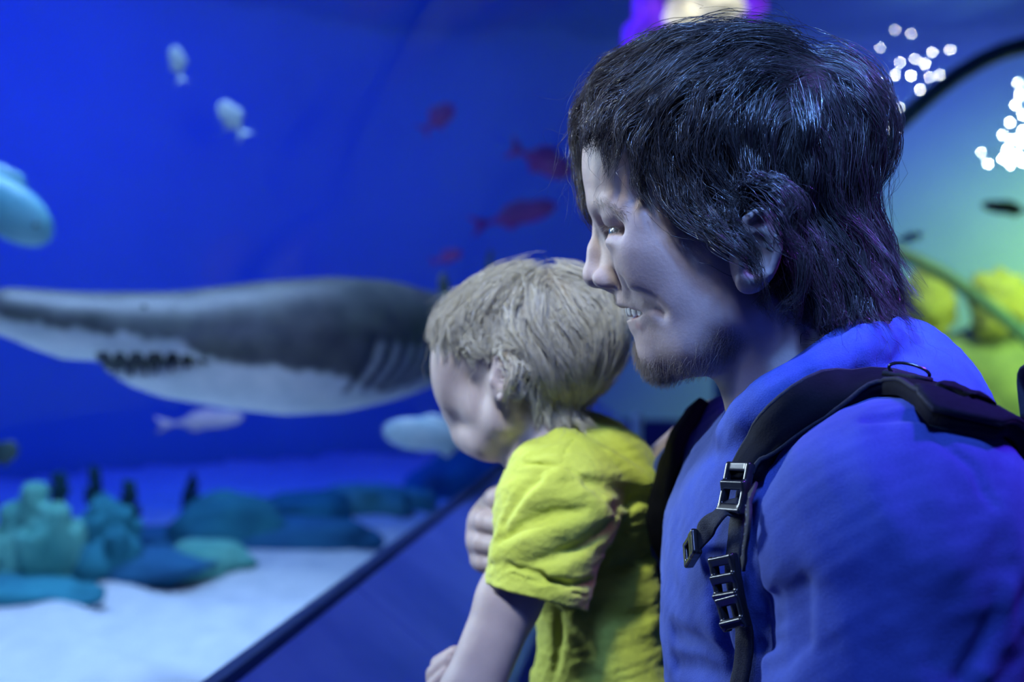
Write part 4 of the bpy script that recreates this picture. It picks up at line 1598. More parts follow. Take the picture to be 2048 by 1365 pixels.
BS = build_boy_shirt()
ytee = noise_mat('yellow_cotton', (0.60, 0.66, 0.07), (0.68, 0.74, 0.10), 30, 0.85, bump=0.5, bump_scale=140, sheen=0.15, bump_dist=0.003)
_v, _q = BS.mesh()
mesh_obj('t_shirt', _v, _q, ytee, boy)
def build_boy_shorts():
    g = Grid((-0.10, 1.05, 0.70), (0.19, 1.40, 1.06), 0.005)
    g.add(ell((0.075, 1.225, 1.0), (0.072, 0.088, 0.075)))
    for y in (1.175, 1.275):
        g.add(cone((0.06, y, 0.98), (-0.02, y, 0.84), 0.052, 0.045), 0.03)
    return g.mesh()


_v, _q = build_boy_shorts()
mesh_obj('shorts', _v, _q, noise_mat('navy_shorts', (0.02, 0.03, 0.08), (0.03, 0.04, 0.1), 40, 0.8, bump=0.2), boy)
for _y in (1.175, 1.275):
    _V, _Q = tube(smooth_path([(-0.005, _y, 0.86), (-0.03, _y, 0.80), (-0.01, _y, 0.70), (0.0, _y, 0.60)], 12), np.linspace(0.036, 0.024, 12), 12)
    mesh_obj('lower_leg', _V, _Q, boy_skin, boy)


# ------------------------------------------------------------------ backpack worn by the man
pack = empty('backpack', (0.44, 0.95, 1.05))
tag(pack, 'black backpack with padded straps and plastic buckles, worn by the man', 'backpack')
pad_m = noise_mat('black_strap_padding', (0.003, 0.0035, 0.008), (0.006, 0.007, 0.014), 60, 0.85, spec=0.2, bump=0.3, bump_scale=500, bump_dist=0.001)
web_m = noise_mat('black_webbing', (0.012, 0.014, 0.024), (0.03, 0.034, 0.05), 700, 0.75, bump=0.6, bump_scale=1400, bump_dist=0.0008)
pla_m = noise_mat('black_plastic', (0.012, 0.013, 0.016), (0.02, 0.021, 0.026), 40, 0.25, spec=0.6)
stitch_m = noise_mat('grey_stitching', (0.3, 0.32, 0.36), (0.4, 0.42, 0.46), 90, 0.8)
ring_m = noise_mat('dark_metal_ring', (0.10, 0.11, 0.14), (0.16, 0.17, 0.2), 50, 0.22, metallic=0.9)


def build_pack():
    g = Grid((0.33, 0.74, 0.92), (0.62, 1.17, 1.50), 0.0045)
    g.add(rbox((0.445, 0.955, 1.20), (0.085, 0.165, 0.235), 0.05, euler_m(0, 0.06, 0)))
    g.add(rbox((0.535, 0.955, 1.12), (0.035, 0.135, 0.13), 0.03), 0.015)
    g.add(ell((0.40, 0.845, 1.425), (0.05, 0.045, 0.025)), 0.02)
    x, y, z = g.co(g.block(g.lo, g.lo + g.h * g.n))
    g.d += (0.003 * vnoise(x * 30, y * 30, z * 30, 12)).astype(np.float32)
    return g.mesh()


_v, _q = build_pack()
pbody = mesh_obj('pack_body', _v, _q, pad_m, pack)
_hp = smooth_path([(0.40, 0.93, 1.44), (0.395, 0.935, 1.475), (0.395, 0.955, 1.482), (0.395, 0.975, 1.475), (0.40, 0.98, 1.44)], 20)
mesh_obj('haul_loop', *ribbon(_hp, np.tile([[0, 0, 1.0]], (20, 1)) + (_hp - np.array([0.4, 0.955, 1.44])) * 20, 0.02, 0.003), web_m, pack)


def on_shirt(pxs, n, off=0.003):
    """path on the shirt under a list of sight lines, with outward normals"""
    pts = []
    for u, v in pxs:
        p = whit(MS, u, v, off)
        if p is not None:
            pts.append(p)
    pts = smooth_path(pts, n)
    for _ in range(3):
        sd = MS.sample(pts)
        pts = pts + MS.grad(pts) * np.maximum(off - sd, 0)[:, None]
    return pts, MS.grad(pts, 0.008)


# near shoulder strap: padded part over the shoulder
_p, _n = on_shirt([(1492, 962), (1512, 915), (1545, 868), (1592, 822), (1650, 792), (1720, 776), (1790, 772), (1862, 788), (1922, 832)], 46, 0.005)
_end = smooth_path([_p[-2], _p[-1], P(1982, 905, 0.795), P(2034, 1010, 0.825), (0.350, 0.858, 1.345), (0.385, 0.875, 1.27)], 36)[8:22 + 14]
_p = smooth_path(np.vstack([_p[::3], _end[2::3]]), 60)
for _ in range(3):
    _p = _p + MS.grad(_p) * np.clip(0.006 - MS.sample(_p), 0, 0.02)[:, None]
_n = MS.grad(_p, 0.010)
_w = np.interp(np.linspace(0, 1, 60), [0, 0.10, 0.3, 0.5, 0.8, 1], [0.022, 0.026, 0.036, 0.048, 0.048, 0.040])
strap = mesh_obj('shoulder_strap', *ribbon(_p, _n, _w, 0.011), pad_m, pack)
# edge piping and the stitched-on patch over the shoulder
_t = np.gradient(_p, axis=0)
_t /= np.linalg.norm(_t, axis=1, keepdims=True)
_nn = _n - _t * (_n * _t).sum(1, keepdims=True)
_nn /= np.linalg.norm(_nn, axis=1, keepdims=True)
_s = np.cross(_t, _nn)
for _sg in (-1, 1):
    mesh_obj('piping', *tube(_p + _s * (_w / 2)[:, None] * _sg * 0.97 + _nn * 0.004, 0.0016, 6), web_m, strap)
_k = slice(22, 33)
mesh_obj('strap_patch', *ribbon(_p[_k] + _nn[_k] * 0.0055, _n[_k], _w[_k] * 1.02, 0.004), noise_mat('navy_patch', (0.006, 0.009, 0.022), (0.010, 0.014, 0.032), 300, 0.85, spec=0.2, bump=0.3), strap)
# webbing keeper loop on the strap (metal ring standing proud)
_c = _p[16] + _nn[16] * 0.010
_a = np.linspace(0, 2 * math.pi, 28)
_rg = _c + 0.0125 * (np.cos(_a)[:, None] * (_t[16] * 0.8 - _s[16] * 0.6) + 0.55 * np.sin(_a)[:, None] * (_nn[16] * 0.7 + _s[16] * 0.5))
mesh_obj('ring', *tube(_rg, 0.0011, 8, False), ring_m, strap)
mesh_obj('loop_tab', *ribbon(_p[14:19] + _nn[14:19] * 0.007, _n[14:19], 0.012, 0.003), web_m, strap)
# webbing hanging from the strap, down the chest
_p2, _n2 = on_shirt([(1490, 975), (1478, 1030), (1470, 1085), (1466, 1140), (1474, 1195), (1486, 1240), (1488, 1300), (1476, 1380)], 40, 0.004)
web = mesh_obj('webbing', *ribbon(_p2, _n2, 0.0135, 0.0022), web_m, pack)
_p3, _n3 = on_shirt([(1506, 975), (1498, 1030), (1492, 1085), (1486, 1130)], 20, 0.007)
mesh_obj('webbing', *ribbon(_p3, _n3, 0.009, 0.002), web_m, pack)
_st = smooth_path(_p3[4:17] + _n3[4:17] * 0.0014, 26)
for _i in range(0, 26, 2):
    mesh_obj('stitch', *tube(np.array([_st[_i], _st[_i] * 0.4 + _st[min(_i + 1, 25)] * 0.6]), 0.0003, 4), stitch_m, web)


def buckle(c, t, n, ln, w, bars):
    """ladder-lock buckle: two side rails with cross bars"""
    t = t / np.linalg.norm(t)
    n = n - t * (n @ t)
    n /= np.linalg.norm(n)
    s = np.cross(t, n)
    M = np.stack([t, s, n], 1)
    h = 0.0006
    g = Grid((-ln / 2 - 0.004, -w / 2 - 0.004, -0.008), (ln / 2 + 0.004, w / 2 + 0.004, 0.009), h)
    for sg in (-1, 1):
        g.add(rbox((0, sg * (w / 2 - 0.0018), 0.001), (ln / 2, 0.002, 0.0032), 0.0014))
    for b, hh, tilt in bars:
        g.add(rbox((b * ln, 0, 0.0015 + hh), (0.0032, w / 2, 0.0022), 0.0014, euler_m(0, tilt, 0)), 0.001)
    v, q = g.mesh()
    return np.asarray(c) + v @ M.T, q


def at_path(p, n, i, lift=0.004):
    return p[i] + n[i] * lift, p[min(i + 1, len(p) - 1)] - p[max(i - 1, 0)], n[i]


mesh_obj('strap_buckle', *buckle(*at_path(_p2, _n2, 1, 0.006), 0.034, 0.023, [(-0.42, 0, 0), (-0.05, 0.002, 0.4), (0.40, 0.001, -0.3)]), pla_m, pack)
mesh_obj('ladder_lock', *buckle(*at_path(_p2, _n2, 17, 0.005), 0.030, 0.022, [(-0.38, 0.001, 0.3), (0.0, 0.002, 0.3), (0.38, 0.002, 0.5)]), pla_m, pack)
mesh_obj('ladder_lock', *buckle(*at_path(_p2, _n2, 23, 0.005), 0.022, 0.021, [(-0.35, 0.001, 0.4), (0.30, 0.002, 0.6)]), pla_m, pack)
# loose chest strap ending in a side-release buckle
_q4 = [whit(MS, u, v, o) for u, v, o in ((1478, 1015, 0.008), (1452, 1018, 0.012), (1428, 1040, 0.016), (1408, 1064, 0.014), (1394, 1088, 0.012))]
_q4 = [p for p in _q4 if p is not None]
_p4 = smooth_path(_q4, 20)
_n4 = MS.grad(_p4, 0.01)
_n4 = _n4 + 0.7 * np.sin(np.linspace(0, 7, 20))[:, None] * np.array([-0.3, -0.2, 0.8])
mesh_obj('sternum_webbing', *ribbon(_p4, _n4, 0.0135, 0.0018), web_m, pack)
_e = whit(MS, 1388, 1098, 0.010)
_d = _e - _p4[-1]
mesh_obj('release_buckle', *buckle(_e, _d, MS.grad(_e[None], 0.01)[0], 0.030, 0.017, [(-0.42, 0.001, 0), (-0.22, 0.001, 0), (0.44, 0.0005, 0)]), pla_m, pack)
# far shoulder strap
_p5, _n5 = on_shirt([(1440, 752), (1420, 778), (1396, 815), (1372, 855), (1352, 895), (1340, 940)], 24, 0.004)
_p5 = smooth_path(np.vstack([_p5[::3], [(0.138, 1.145, 1.35), (0.165, 1.185, 1.31), (0.215, 1.20, 1.26)]]), 40)
for _ in range(3):
    _p5 = _p5 + MS.grad(_p5) * np.clip(0.005 - MS.sample(_p5), 0, 0.03)[:, None]
_n5 = MS.grad(_p5, 0.010)
mesh_obj('shoulder_strap', *ribbon(_p5, _n5, 0.032, 0.010), pad_m, pack)


# ------------------------------------------------------------------ shark
def build_shark():
    K = 1.21e-3
    zt = lambda v: (640 - v) * K
    xs = lambda u: (u + 60) * K
    top = ([0.0, 0.03, xs(0), xs(160), xs(330), xs(480), xs(640), xs(780), xs(940), 1.55, 1.9, 2.3, 2.55], [0.022, 0.055, zt(576), zt(585), zt(583), zt(563), zt(550), zt(552), zt(566), 0.085, 0.05, 0.02, 0.01])
    bot = ([0.0, 0.03, xs(0), xs(60), xs(110), xs(180), xs(192), xs(240), xs(300), xs(430), xs(540), xs(650), xs(760), xs(900), 1.55, 1.9, 2.3, 2.55],
           [0.012, -0.02, zt(672), zt(698), zt(717), zt(722), zt(741), zt(772), zt(795), zt(820), zt(835), zt(832), zt(818), zt(800), -0.13, -0.07, -0.025, -0.015])
    wid = ([0.0, 0.03, 0.08, 0.2, 0.4, 0.7, 1.0, 1.4, 1.8, 2.2, 2.55], [0.012, 0.045, 0.072, 0.105, 0.13, 0.16, 0.165, 0.145, 0.095, 0.045, 0.018])
    h = 0.006
    g = Grid((-0.05, -0.62, -0.50), (2.85, 0.62, 0.48), h * 1.35)
    x, y, z = g.co(g.block(g.lo, g.lo + g.h * g.n))
    xf = x.ravel()
    def sm(t):
        a = np.interp(xf, *t)
        k = np.ones(5) / 5
        return np.convolve(np.pad(a, 2, mode='edge'), k, 'valid')
    tt, bb, ww = sm(top), np.interp(xf, *bot), sm(wid)
    sh = (-1, 1, 1)
    zc, hz, w = ((tt + bb) / 2).reshape(sh), np.maximum((tt - bb) / 2, 0.004).reshape(sh), np.maximum(ww, 0.004).reshape(sh)
    r = np.sqrt((y / w) ** 2 + (np.abs(z - zc) / hz) ** 2)
    d = (r - 1) * np.minimum(w, hz)
    d = np.where(x < 0, np.maximum(d, -x), np.where(x > 2.55, np.maximum(d, x - 2.55), d))
    g.d = d.astype(np.float32)
    # fins: pectorals, dorsals, pelvics, tail
    for s in (1, -1):
        g.add(ell((1.24, s * 0.19, -0.17), (0.10, 0.12, 0.014), euler_m(s * -0.75, 0.0, s * -0.42)), 0.03)
        g.add(ell((1.72, s * 0.10, -0.12), (0.07, 0.09, 0.01), euler_m(s * -0.5, 0, s * -0.5)), 0.02)
    g.add(ell((1.72, 0, 0.08), (0.12, 0.012, 0.075), euler_m(0, 0.45, 0)), 0.025)
    g.add(ell((2.10, 0, 0.05), (0.08, 0.010, 0.06), euler_m(0, 0.5, 0)), 0.02)
    g.add(ell((2.60, 0, 0.14), (0.26, 0.010, 0.055), euler_m(0, -0.75, 0)), 0.02)
    g.add(ell((2.50, 0, -0.06), (0.10, 0.009, 0.035), euler_m(0, 0.9, 0)), 0.02)
    # mouth: slot on each side, leaving the core
    roof = np.interp(xf, [xs(150), xs(190), xs(330), xs(392)], [zt(718), zt(702), zt(705), zt(724)]).reshape(sh)
    flo = np.interp(xf, [xs(150), xs(190), xs(250), xs(330), xs(392)], [zt(722), zt(737), zt(750), zt(741), zt(724)]).reshape(sh)
    slot = np.maximum(np.maximum(z - roof, flo - z), np.maximum(xs(175) - x, x - xs(392)))
    slot = np.maximum(slot, 0.62 * w - np.abs(y))
    g.d = np.maximum(g.d, -slot).astype(np.float32)
    # gill slits
    def ysurf(px, pz):
        i = np.argmin(np.abs(xf - px))
        q = 1 - ((pz - zc.ravel()[i]) / hz.ravel()[i]) ** 2
        return w.ravel()[i] * math.sqrt(max(q, 0))
    slits = []
    for k in range(5):
        for s in (1, -1):
            pts = []
            for t in np.linspace(0, 1, 6):
                u = 662 + 27 * k - (34 - 3 * k) * t + 10 * math.sin(3.1 * t)
                v = 668 + 4 * k + (118 - 6 * k) * t
                px, pz = xs(u), zt(v)
                pts.append((px, s * (ysurf(px, pz) + 0.001), pz))
            g.sub(chain_u(pts, [0.003, 0.007, 0.008, 0.008, 0.007, 0.003]), 0.006)
            slits.append(np.array(pts))
    v_, q_ = g.mesh()
    # colour: dark back, pale belly, ragged border
    zb = np.interp(v_[:, 0], [xs(-60), xs(0), xs(190), xs(330), xs(400), xs(500), xs(600), xs(700), xs(760), xs(900), 1.8, 2.6], [zt(630), zt(636), zt(664), zt(688), zt(722), zt(735), zt(752), zt(788), zt(772), zt(740), -0.06, 0.0])
    nz = 0.010 * vnoise(v_[:, 0] * 45, v_[:, 1] * 30, v_[:, 2] * 60, 2) + 0.006 * vnoise(v_[:, 0] * 120, v_[:, 1] * 60, v_[:, 2] * 160, 5)
    belly = 1 - sstep(v_[:, 2] - zb + nz, -0.010, 0.012)
    inmouth = ((v_[:, 0] > xs(180)) & (v_[:, 0] < xs(390)) & (np.abs(v_[:, 1]) < 0.69 * np.interp(v_[:, 0], *wid)) & (v_[:, 2] < zt(700)) & (v_[:, 2] > zt(752))).astype(float)
    for sl in slits:
        inmouth = np.maximum(inmouth, 0.8 * (1 - sstep(poly_dist(v_, sl), 0.004, 0.009)))
        belly = np.maximum(belly, 0.5 * (1 - sstep(poly_dist(v_, sl[1:] + np.array([0.014, 0, 0])), 0.006, 0.012)))
    # teeth positions in the same local frame
    teeth = []
    rng = np.random.default_rng(1)
    for s in (1, -1):
        for i, u in enumerate(np.linspace(205, 372, 12)):
            px = xs(u + rng.uniform(-3, 3))
            ww_ = np.interp(px, *wid)
            zf = np.interp(px, [xs(150), xs(190), xs(250), xs(330), xs(392)], [zt(722), zt(737), zt(750), zt(741), zt(724)])
            zr = np.interp(px, [xs(150), xs(190), xs(330), xs(392)], [zt(718), zt(702), zt(705), zt(724)])
            ln = min(0.022, 0.75 * (zr - zf))
            hzv = np.interp(px, xf, hz.ravel())
            zcv = np.interp(px, xf, zc.ravel())
            yf = ww_ * math.sqrt(max(0.05, 1 - ((zf - zcv) / hzv) ** 2)) * 0.97
            yr = ww_ * math.sqrt(max(0.05, 1 - ((zr - zcv) / hzv) ** 2)) * 0.97
            teeth.append(((px, s * yf, zf - 0.003), (px - 0.003, s * (yf - 0.004), zf + ln)))
            if i % 2 == 0:
                px2 = px + xs(7) - xs(0)
                teeth.append(((px2, s * yr, zr + 0.003), (px2, s * (yr - 0.004), zr - ln * 0.8)))
    return v_, q_, belly, inmouth, teeth, (xs, zt, ysurf)


SHARK_SPINE = smooth_path([(-1.27, 3.0, 0), (-0.80, 3.10, 0), (-0.43, 3.24, 0), (-0.27, 3.55, 0), (-0.21, 4.05, 0), (-0.15, 4.55, 0), (-0.05, 5.3, 0)], 240)
_ss = np.concatenate([[0], np.cumsum(np.linalg.norm(np.diff(SHARK_SPINE, axis=0), axis=1))])


def bend(p):
    p = np.atleast_2d(np.asarray(p, float))
    c = np.stack([np.interp(p[:, 0], _ss, SHARK_SPINE[:, i]) for i in range(2)], 1)
    t = np.stack([np.interp(p[:, 0] + 0.05, _ss, SHARK_SPINE[:, i]) - np.interp(p[:, 0] - 0.05, _ss, SHARK_SPINE[:, i]) for i in range(2)], 1)
    ex = np.clip(p[:, 0], None, 0.0)
    t /= np.linalg.norm(t, axis=1, keepdims=True)
    n = np.stack([t[:, 1], -t[:, 0]], 1)             # towards the viewer's side
    zc = CAMZ - (640 - CY) / F * np.interp(p[:, 0], [0, 1.1, 2.6], [3.0, 3.25, 3.6])
    return np.column_stack([c + n * p[:, 1:2] + t * ex[:, None], zc + p[:, 2]])


def shark_mat():
    m = bpy.data.materials.new('shark_skin')
    t = NT(m)
    tc = t.node('ShaderNodeTexCoord')
    nz = t.node('ShaderNodeTexNoise', i_Scale=16.0, i_Detail=6.0)
    t.link(tc.outputs['Object'], nz.inputs['Vector'])
    back = t.ramp(nz.outputs['Fac'], [(0.3, (0.055, 0.065, 0.085)), (0.7, (0.12, 0.13, 0.15))])
    bel = t.ramp(nz.outputs['Fac'], [(0.3, (0.62, 0.70, 0.72)), (0.7, (0.80, 0.84, 0.84))])
    at = t.node('ShaderNodeAttribute', attribute_name='belly')
    mx = t.node('ShaderNodeMix', data_type='RGBA')
    t.link(at.outputs['Fac'], mx.inputs[0])
    t.link(back.outputs[0], mx.inputs[6])
    t.link(bel.outputs[0], mx.inputs[7])
    a2 = t.node('ShaderNodeAttribute', attribute_name='mouth')
    m2 = t.node('ShaderNodeMix', data_type='RGBA')
    t.link(a2.outputs['Fac'], m2.inputs[0])
    t.link(mx.outputs[2], m2.inputs[6])
    m2.inputs[7].default_value = (0.05, 0.06, 0.09, 1)
    t.link(m2.outputs[2], t.b.inputs['Base Color'])
    t.b.inputs['Roughness'].default_value = 0.46
    t.b.inputs['Specular IOR Level'].default_value = 0.45
    return m


def make_shark():
    v, q, belly, inm, teeth, (xs, zt, ysurf) = build_shark()
    root = empty('shark', bend([[0.8, 0, 0]])[0])
    tag(root, 'large grey shark with a pale belly and bared teeth, swimming past the window', 'shark')
    mesh_obj('body', bend(v), q, shark_mat(), root, attrs={'belly': belly, 'mouth': inm})
    tm = noise_mat('shark_tooth', (0.75, 0.82, 0.85), (0.9, 0.92, 0.92), 40, 0.3)
    for a, b in teeth:
        a, b = bend([a])[0], bend([b])[0]
        V, Fc = tube(np.array([a, a * 0.6 + b * 0.4, b]), [0.0080, 0.0060, 0.0006], 6)
        mesh_obj('tooth', V, Fc, tm, root)
    em = noise_mat('shark_eye', (0.005, 0.006, 0.01), (0.01, 0.012, 0.02), 20, 0.08, spec=0.8)
    px, pz = xs(268), zt(618)
    for s in (1, -1):
        c = bend([(px, s * (ysurf(px, pz) - 0.004), pz)])[0]
        mesh_obj('eye', *uv_sphere(c, 0.008, 14, 10), em, root)


make_shark()


# ------------------------------------------------------------------ fish, and acrylic reflections built as fish shapes
def make_fish(name, label, cat, c, d, up, length, height, thick, mat, tail=0.28, group=None, fin_mat=None):
    """c centre, d heading, up rough up; a lens-shaped body with tail, dorsal, belly and side fins"""
    d = np.asarray(d, float) / np.linalg.norm(d)
    up = np.asarray(up, float)
    up = up - d * (up @ d)
    up /= np.linalg.norm(up)
    s = np.cross(up, d)
    c = np.asarray(c, float)
    fin_mat = fin_mat or mat

    def W(p):
        p = np.asarray(p, float)
        return c + p[:, :1] * d + p[:, 1:2] * s + p[:, 2:3] * up
    root = empty(name, c)
    tag(root, label, cat, group)
    n, k = 22, 14
    V, Fc = [], []
    for i in range(n):
        t = i / (n - 1)
        x = length * (0.5 - t)
        prof = (math.sin(math.pi * min(1, t * 1.0) ** 0.72)) ** 0.75 if 0 < t < 1 else 0.0
        prof = max(prof, 0.10 if t > 0.85 else 0.02)
        for j in range(k):
            a = 2 * math.pi * j / k
            V.append([x, thick / 2 * prof * math.cos(a), height / 2 * prof * math.sin(a)])
    for i in range(n - 1):
        for j in range(k):
            q = (j + 1) % k
            Fc.append([i * k + j, i * k + q, (i + 1) * k + q, (i + 1) * k + j])
    Fc.append(list(range(k)))
    Fc.append([(n - 1) * k + j for j in range(k)][::-1])
    mesh_obj('body', W(V), Fc, mat, root)

    def plate(nm, outline, th):
        o = np.array([[x, 0, z] for x, z in outline])
        m = len(o)
        ctr = o.mean(0)
        V = np.vstack([o + [0, th * 0.25, 0], o - [0, th * 0.25, 0], [ctr + [0, th, 0]], [ctr - [0, th, 0]]])
        Fc = []
        for i in range(m):
            j = (i + 1) % m
            Fc += [[i, j, 2 * m], [m + j, m + i, 2 * m + 1], [i, m + i, m + j, j]]
        mesh_obj(nm, W(V), Fc, fin_mat, root)
    L_, H_ = length, height
    plate('tail_fin', [(-0.46 * L_, 0.05 * H_), (-(0.5 + tail * 0.6) * L_, 0.38 * H_), (-(0.5 + tail) * L_, 0.55 * H_), (-(0.5 + tail * 0.6) * L_, 0.0), (-(0.5 + tail) * L_, -0.5 * H_), (-(0.5 + tail * 0.6) * L_, -0.34 * H_), (-0.46 * L_, -0.05 * H_)], thick * 0.05)
    plate('dorsal_fin', [(0.18 * L_, 0.40 * H_), (0.02 * L_, 0.66 * H_), (-0.2 * L_, 0.56 * H_), (-0.32 * L_, 0.30 * H_), (-0.1 * L_, 0.36 * H_)], thick * 0.05)
    plate('anal_fin', [(-0.05 * L_, -0.40 * H_), (-0.2 * L_, -0.62 * H_), (-0.34 * L_, -0.28 * H_)], thick * 0.05)
    for sg in (1, -1):
        e = np.array([[0.36 * L_, sg * thick * 0.33, 0.08 * H_]])
        mesh_obj('eye', *uv_sphere(W(e)[0], H_ * 0.045, 10, 8), bpy.data.materials['shark_eye'], root)
    return root


pale_f = noise_mat('pale_fish_scales', (0.55, 0.75, 0.82), (0.75, 0.88, 0.92), 20, 0.4)
cyan_f = noise_mat('pale_cyan_fish', (0.12, 0.40, 0.50), (0.25, 0.58, 0.66), 8, 0.4)
pink_f = noise_mat('pinkish_fish', (0.75, 0.6, 0.75), (0.9, 0.75, 0.85), 10, 0.4)
mag_refl = noise_mat('magenta_reflection', (0.45, 0.06, 0.42), (0.65, 0.12, 0.55), 8, 0.5)  # colour of purple lamp reflections in the acrylic, built as fish shapes
dark_f = noise_mat('dark_fish', (0.02, 0.05, 0.05), (0.04, 0.09, 0.08), 12, 0.5)


def fish_at(name, label, u0, v0, u1, v1, y, hpx, mat, dy=0.0, cat='fish', thick=0.35, **kw):
    """fish whose nose-to-tail runs between two sight lines at depth y"""
    a, b = P(u1, v1, y - dy), P(u0, v0, y + dy)
    L_ = np.linalg.norm(a - b)
    H_ = hpx / F * y
    return make_fish(name, label, cat, (a + b) / 2, a - b, (0, 0, 1) if abs((a - b)[2]) < 0.9 * L_ else (1, 0, 0), L_ * 0.8, H_, H_ * thick, mat, **kw)


fish_at('fish', 'small pale fish pointing upward near the top left', 362, 160, 346, 84, 4.6, 30, pale_f)
fish_at('fish', 'small pale fish slanting up, second from the top left', 486, 270, 436, 196, 4.6, 40, pale_f)
fish_at('fish', 'big pale cyan fish cut off by the left edge above the shark', -130, 310, 128, 500, 3.6, 110, cyan_f, thick=0.5)
fish_at('fish', 'blurred pinkish white fish just under the belly of the shark', 330, 850, 505, 832, 5.2, 34, pink_f)
fish_at('fish', 'pale blue fish in front of the face of the boy, below the shark', 980, 885, 740, 858, 4.4, 66, pale_f)
fish_at('fish', 'small dark fish at the left edge above the coral', -20, 930, 40, 885, 4.4, 42, dark_f)
fish_at('fish', 'magenta lamp reflection, built as a finned fish shape, beside the forehead of the man', 1030, 300, 1160, 352, 5.6, 52, mag_refl)
fish_at('fish', 'lower magenta lamp reflection, built as a fish shape, between the boy and the nose of the man', 960, 450, 1130, 405, 5.8, 44, mag_refl)
fish_at('fish', 'small dim magenta lamp reflection, built as a fish shape, highest above the shark', 850, 260, 912, 205, 6.0, 40, mag_refl)
fish_at('fish', 'tiny pinkish lamp reflection, built as a fish shape, just above the back of the shark', 868, 524, 930, 502, 5.6, 24, mag_refl)
fish_at('fish', 'dark fish silhouetted against the green water at the right edge', 2070, 425, 1950, 408, 7.2, 26, dark_f)
fish_at('fish', 'small light blue fish beside the hair at the back of the head', 1788, 486, 1852, 466, 7.0, 16, cyan_f)


# ------------------------------------------------------------------ rocks and corals
def rock(name, label, cat, c, r, seed, mat, amp=0.22, f=1.0, group=None):
    V, Q = uv_sphere((0, 0, 0), 1.0, 28, 18)
    n = vnoise(V[:, 0] * 3 * f, V[:, 1] * 3 * f, V[:, 2] * 3 * f, seed) + 0.5 * vnoise(V[:, 0] * 8 * f, V[:, 1] * 8 * f, V[:, 2] * 8 * f, seed + 50)
    V = V * (1 + amp * n)[:, None] * np.asarray(r) + np.asarray(c)
    o = mesh_obj(name, V, Q, mat)
    if label:
        tag(o, label, cat, group)
    return o


teal_r = noise_mat('teal_rock', (0.015, 0.17, 0.24), (0.04, 0.32, 0.38), 7, 0.9, detail=8, bump=0.5, bump_scale=20)
green_r = noise_mat('green_algae_rock', (0.08, 0.36, 0.30), (0.18, 0.55, 0.42), 8, 0.9, detail=8, bump=0.4, bump_scale=24)
blue_r = noise_mat('blue_rock', (0.015, 0.12, 0.26), (0.03, 0.2, 0.36), 6, 0.9, detail=8, bump=0.5, bump_scale=20)


def sand_y(v):
    """depth at which the sand is seen at image row v"""
    return (CAMZ - SAND_Z) * F / (v - CY)


def rock_on(label, u, vtop, vbase, wpx, seed, mat, dy=0.0, deep=0.7, **kw):
    y = sand_y(vbase) + wpx * deep / 2 / F * sand_y(vbase) + dy
    top, foot = P(u, vtop, y), P(u, vtop, y)
    foot[2] = SAND_Z
    h = (top[2] - foot[2])
    w = wpx / 2 / F * y
    return rock('rock', label, 'rock', (top[0], y, SAND_Z + h * 0.30), (w, w * deep, h * 0.68), seed, mat, **kw)


ROCKS = [
    ('green domed rock on the sand, nearest to the ledge', 405, 1082, 1160, 180, 1, green_r, 0, 0.6),
    ('long blue rock behind the green domed rock', 590, 1030, 1112, 330, 2, blue_r, 0, 0.5),
    ('low teal rock at the left end of the sand', 50, 1150, 1222, 330, 3, teal_r, 0, 0.5),
    ('blue-green sloping rock between the coral tubes and the green dome', 270, 1095, 1172, 300, 4, blue_r, 0, 0.5),
    ('high teal rock at the middle of the ridge', 460, 990, 1120, 230, 5, teal_r, 0.1, 0.6),
    ('flat topped teal rock at the right of the middle of the ridge', 600, 980, 1080, 200, 6, teal_r, 0.2, 0.6),
    ('rounded teal rock on the ridge below the shark gills', 725, 964, 1052, 190, 7, green_r, 0.1, 0.6),
    ('small green rock where the sand narrows to a point', 820, 975, 1032, 120, 8, green_r, 0, 0.6),
    ('teal rock farthest right, beside the arm of the boy', 900, 915, 1008, 170, 9, teal_r, 0.1, 0.6),
    ('dim blue rock behind the face of the boy', 960, 900, 1000, 120, 10, blue_r, 0.6, 0.6),
    ('large dark teal rock under the coral tubes', 120, 1062, 1190, 330, 11, teal_r, 0.1, 0.5),
    ('dark blue rock at the back between the seaweed and the ridge', 330, 1050, 1130, 260, 12, blue_r, 0.3, 0.5),
]
for a_ in ROCKS:
    rock_on(*a_)


def coral(label, u, v, y, tubes, mat, seed):
    """cluster of stubby upright tubes with rounded, hollowed tops"""
    rng = np.random.default_rng(seed)
    pts = [P(a, b, y + dy) for a, b, dy, r in tubes]
    base = P(u, v, y)
    lo = np.min(pts + [base], 0) - 0.12
    hi = np.max(pts + [base], 0) + 0.12
    g = Grid(lo, hi, 0.012)
    for p, (a, b, dy, r) in zip(pts, tubes):
        rr = r / F * y
        foot = base * 0.6 + p * 0.4
        foot[2] = base[2]
        g.add(cone(foot, p, rr * 0.75, rr), 0.04)
        g.sub(ell(p + np.array([0, -0.3 * rr, rr * 0.7]), (rr * 0.5, rr * 0.5, rr * 0.6)), 0.01)
    v_, q_ = g.mesh()
    v_ = v_ + 0.006 * vnoise(v_[:, 0] * 60, v_[:, 1] * 60, v_[:, 2] * 60, seed)[:, None]
    return tag(mesh_obj('coral', v_, q_, mat), label, 'coral')


coral('cluster of upright teal coral tubes at the left edge', 60, 1190, 4.55, [(70, 985, 0, 26), (110, 1030, -.05, 30), (30, 1030, .05, 30), (140, 1070, 0, 34), (60, 1080, -.1, 30), (0, 1090, 0, 34)], green_r, 3)
coral('shorter teal coral tubes to the right of the tall cluster', 215, 1150, 4.8, [(205, 1010, 0, 24), (245, 1030, 0, 22), (180, 1050, -.05, 26), (235, 1075, -.1, 24), (270, 1050, .05, 18)], teal_r, 4)


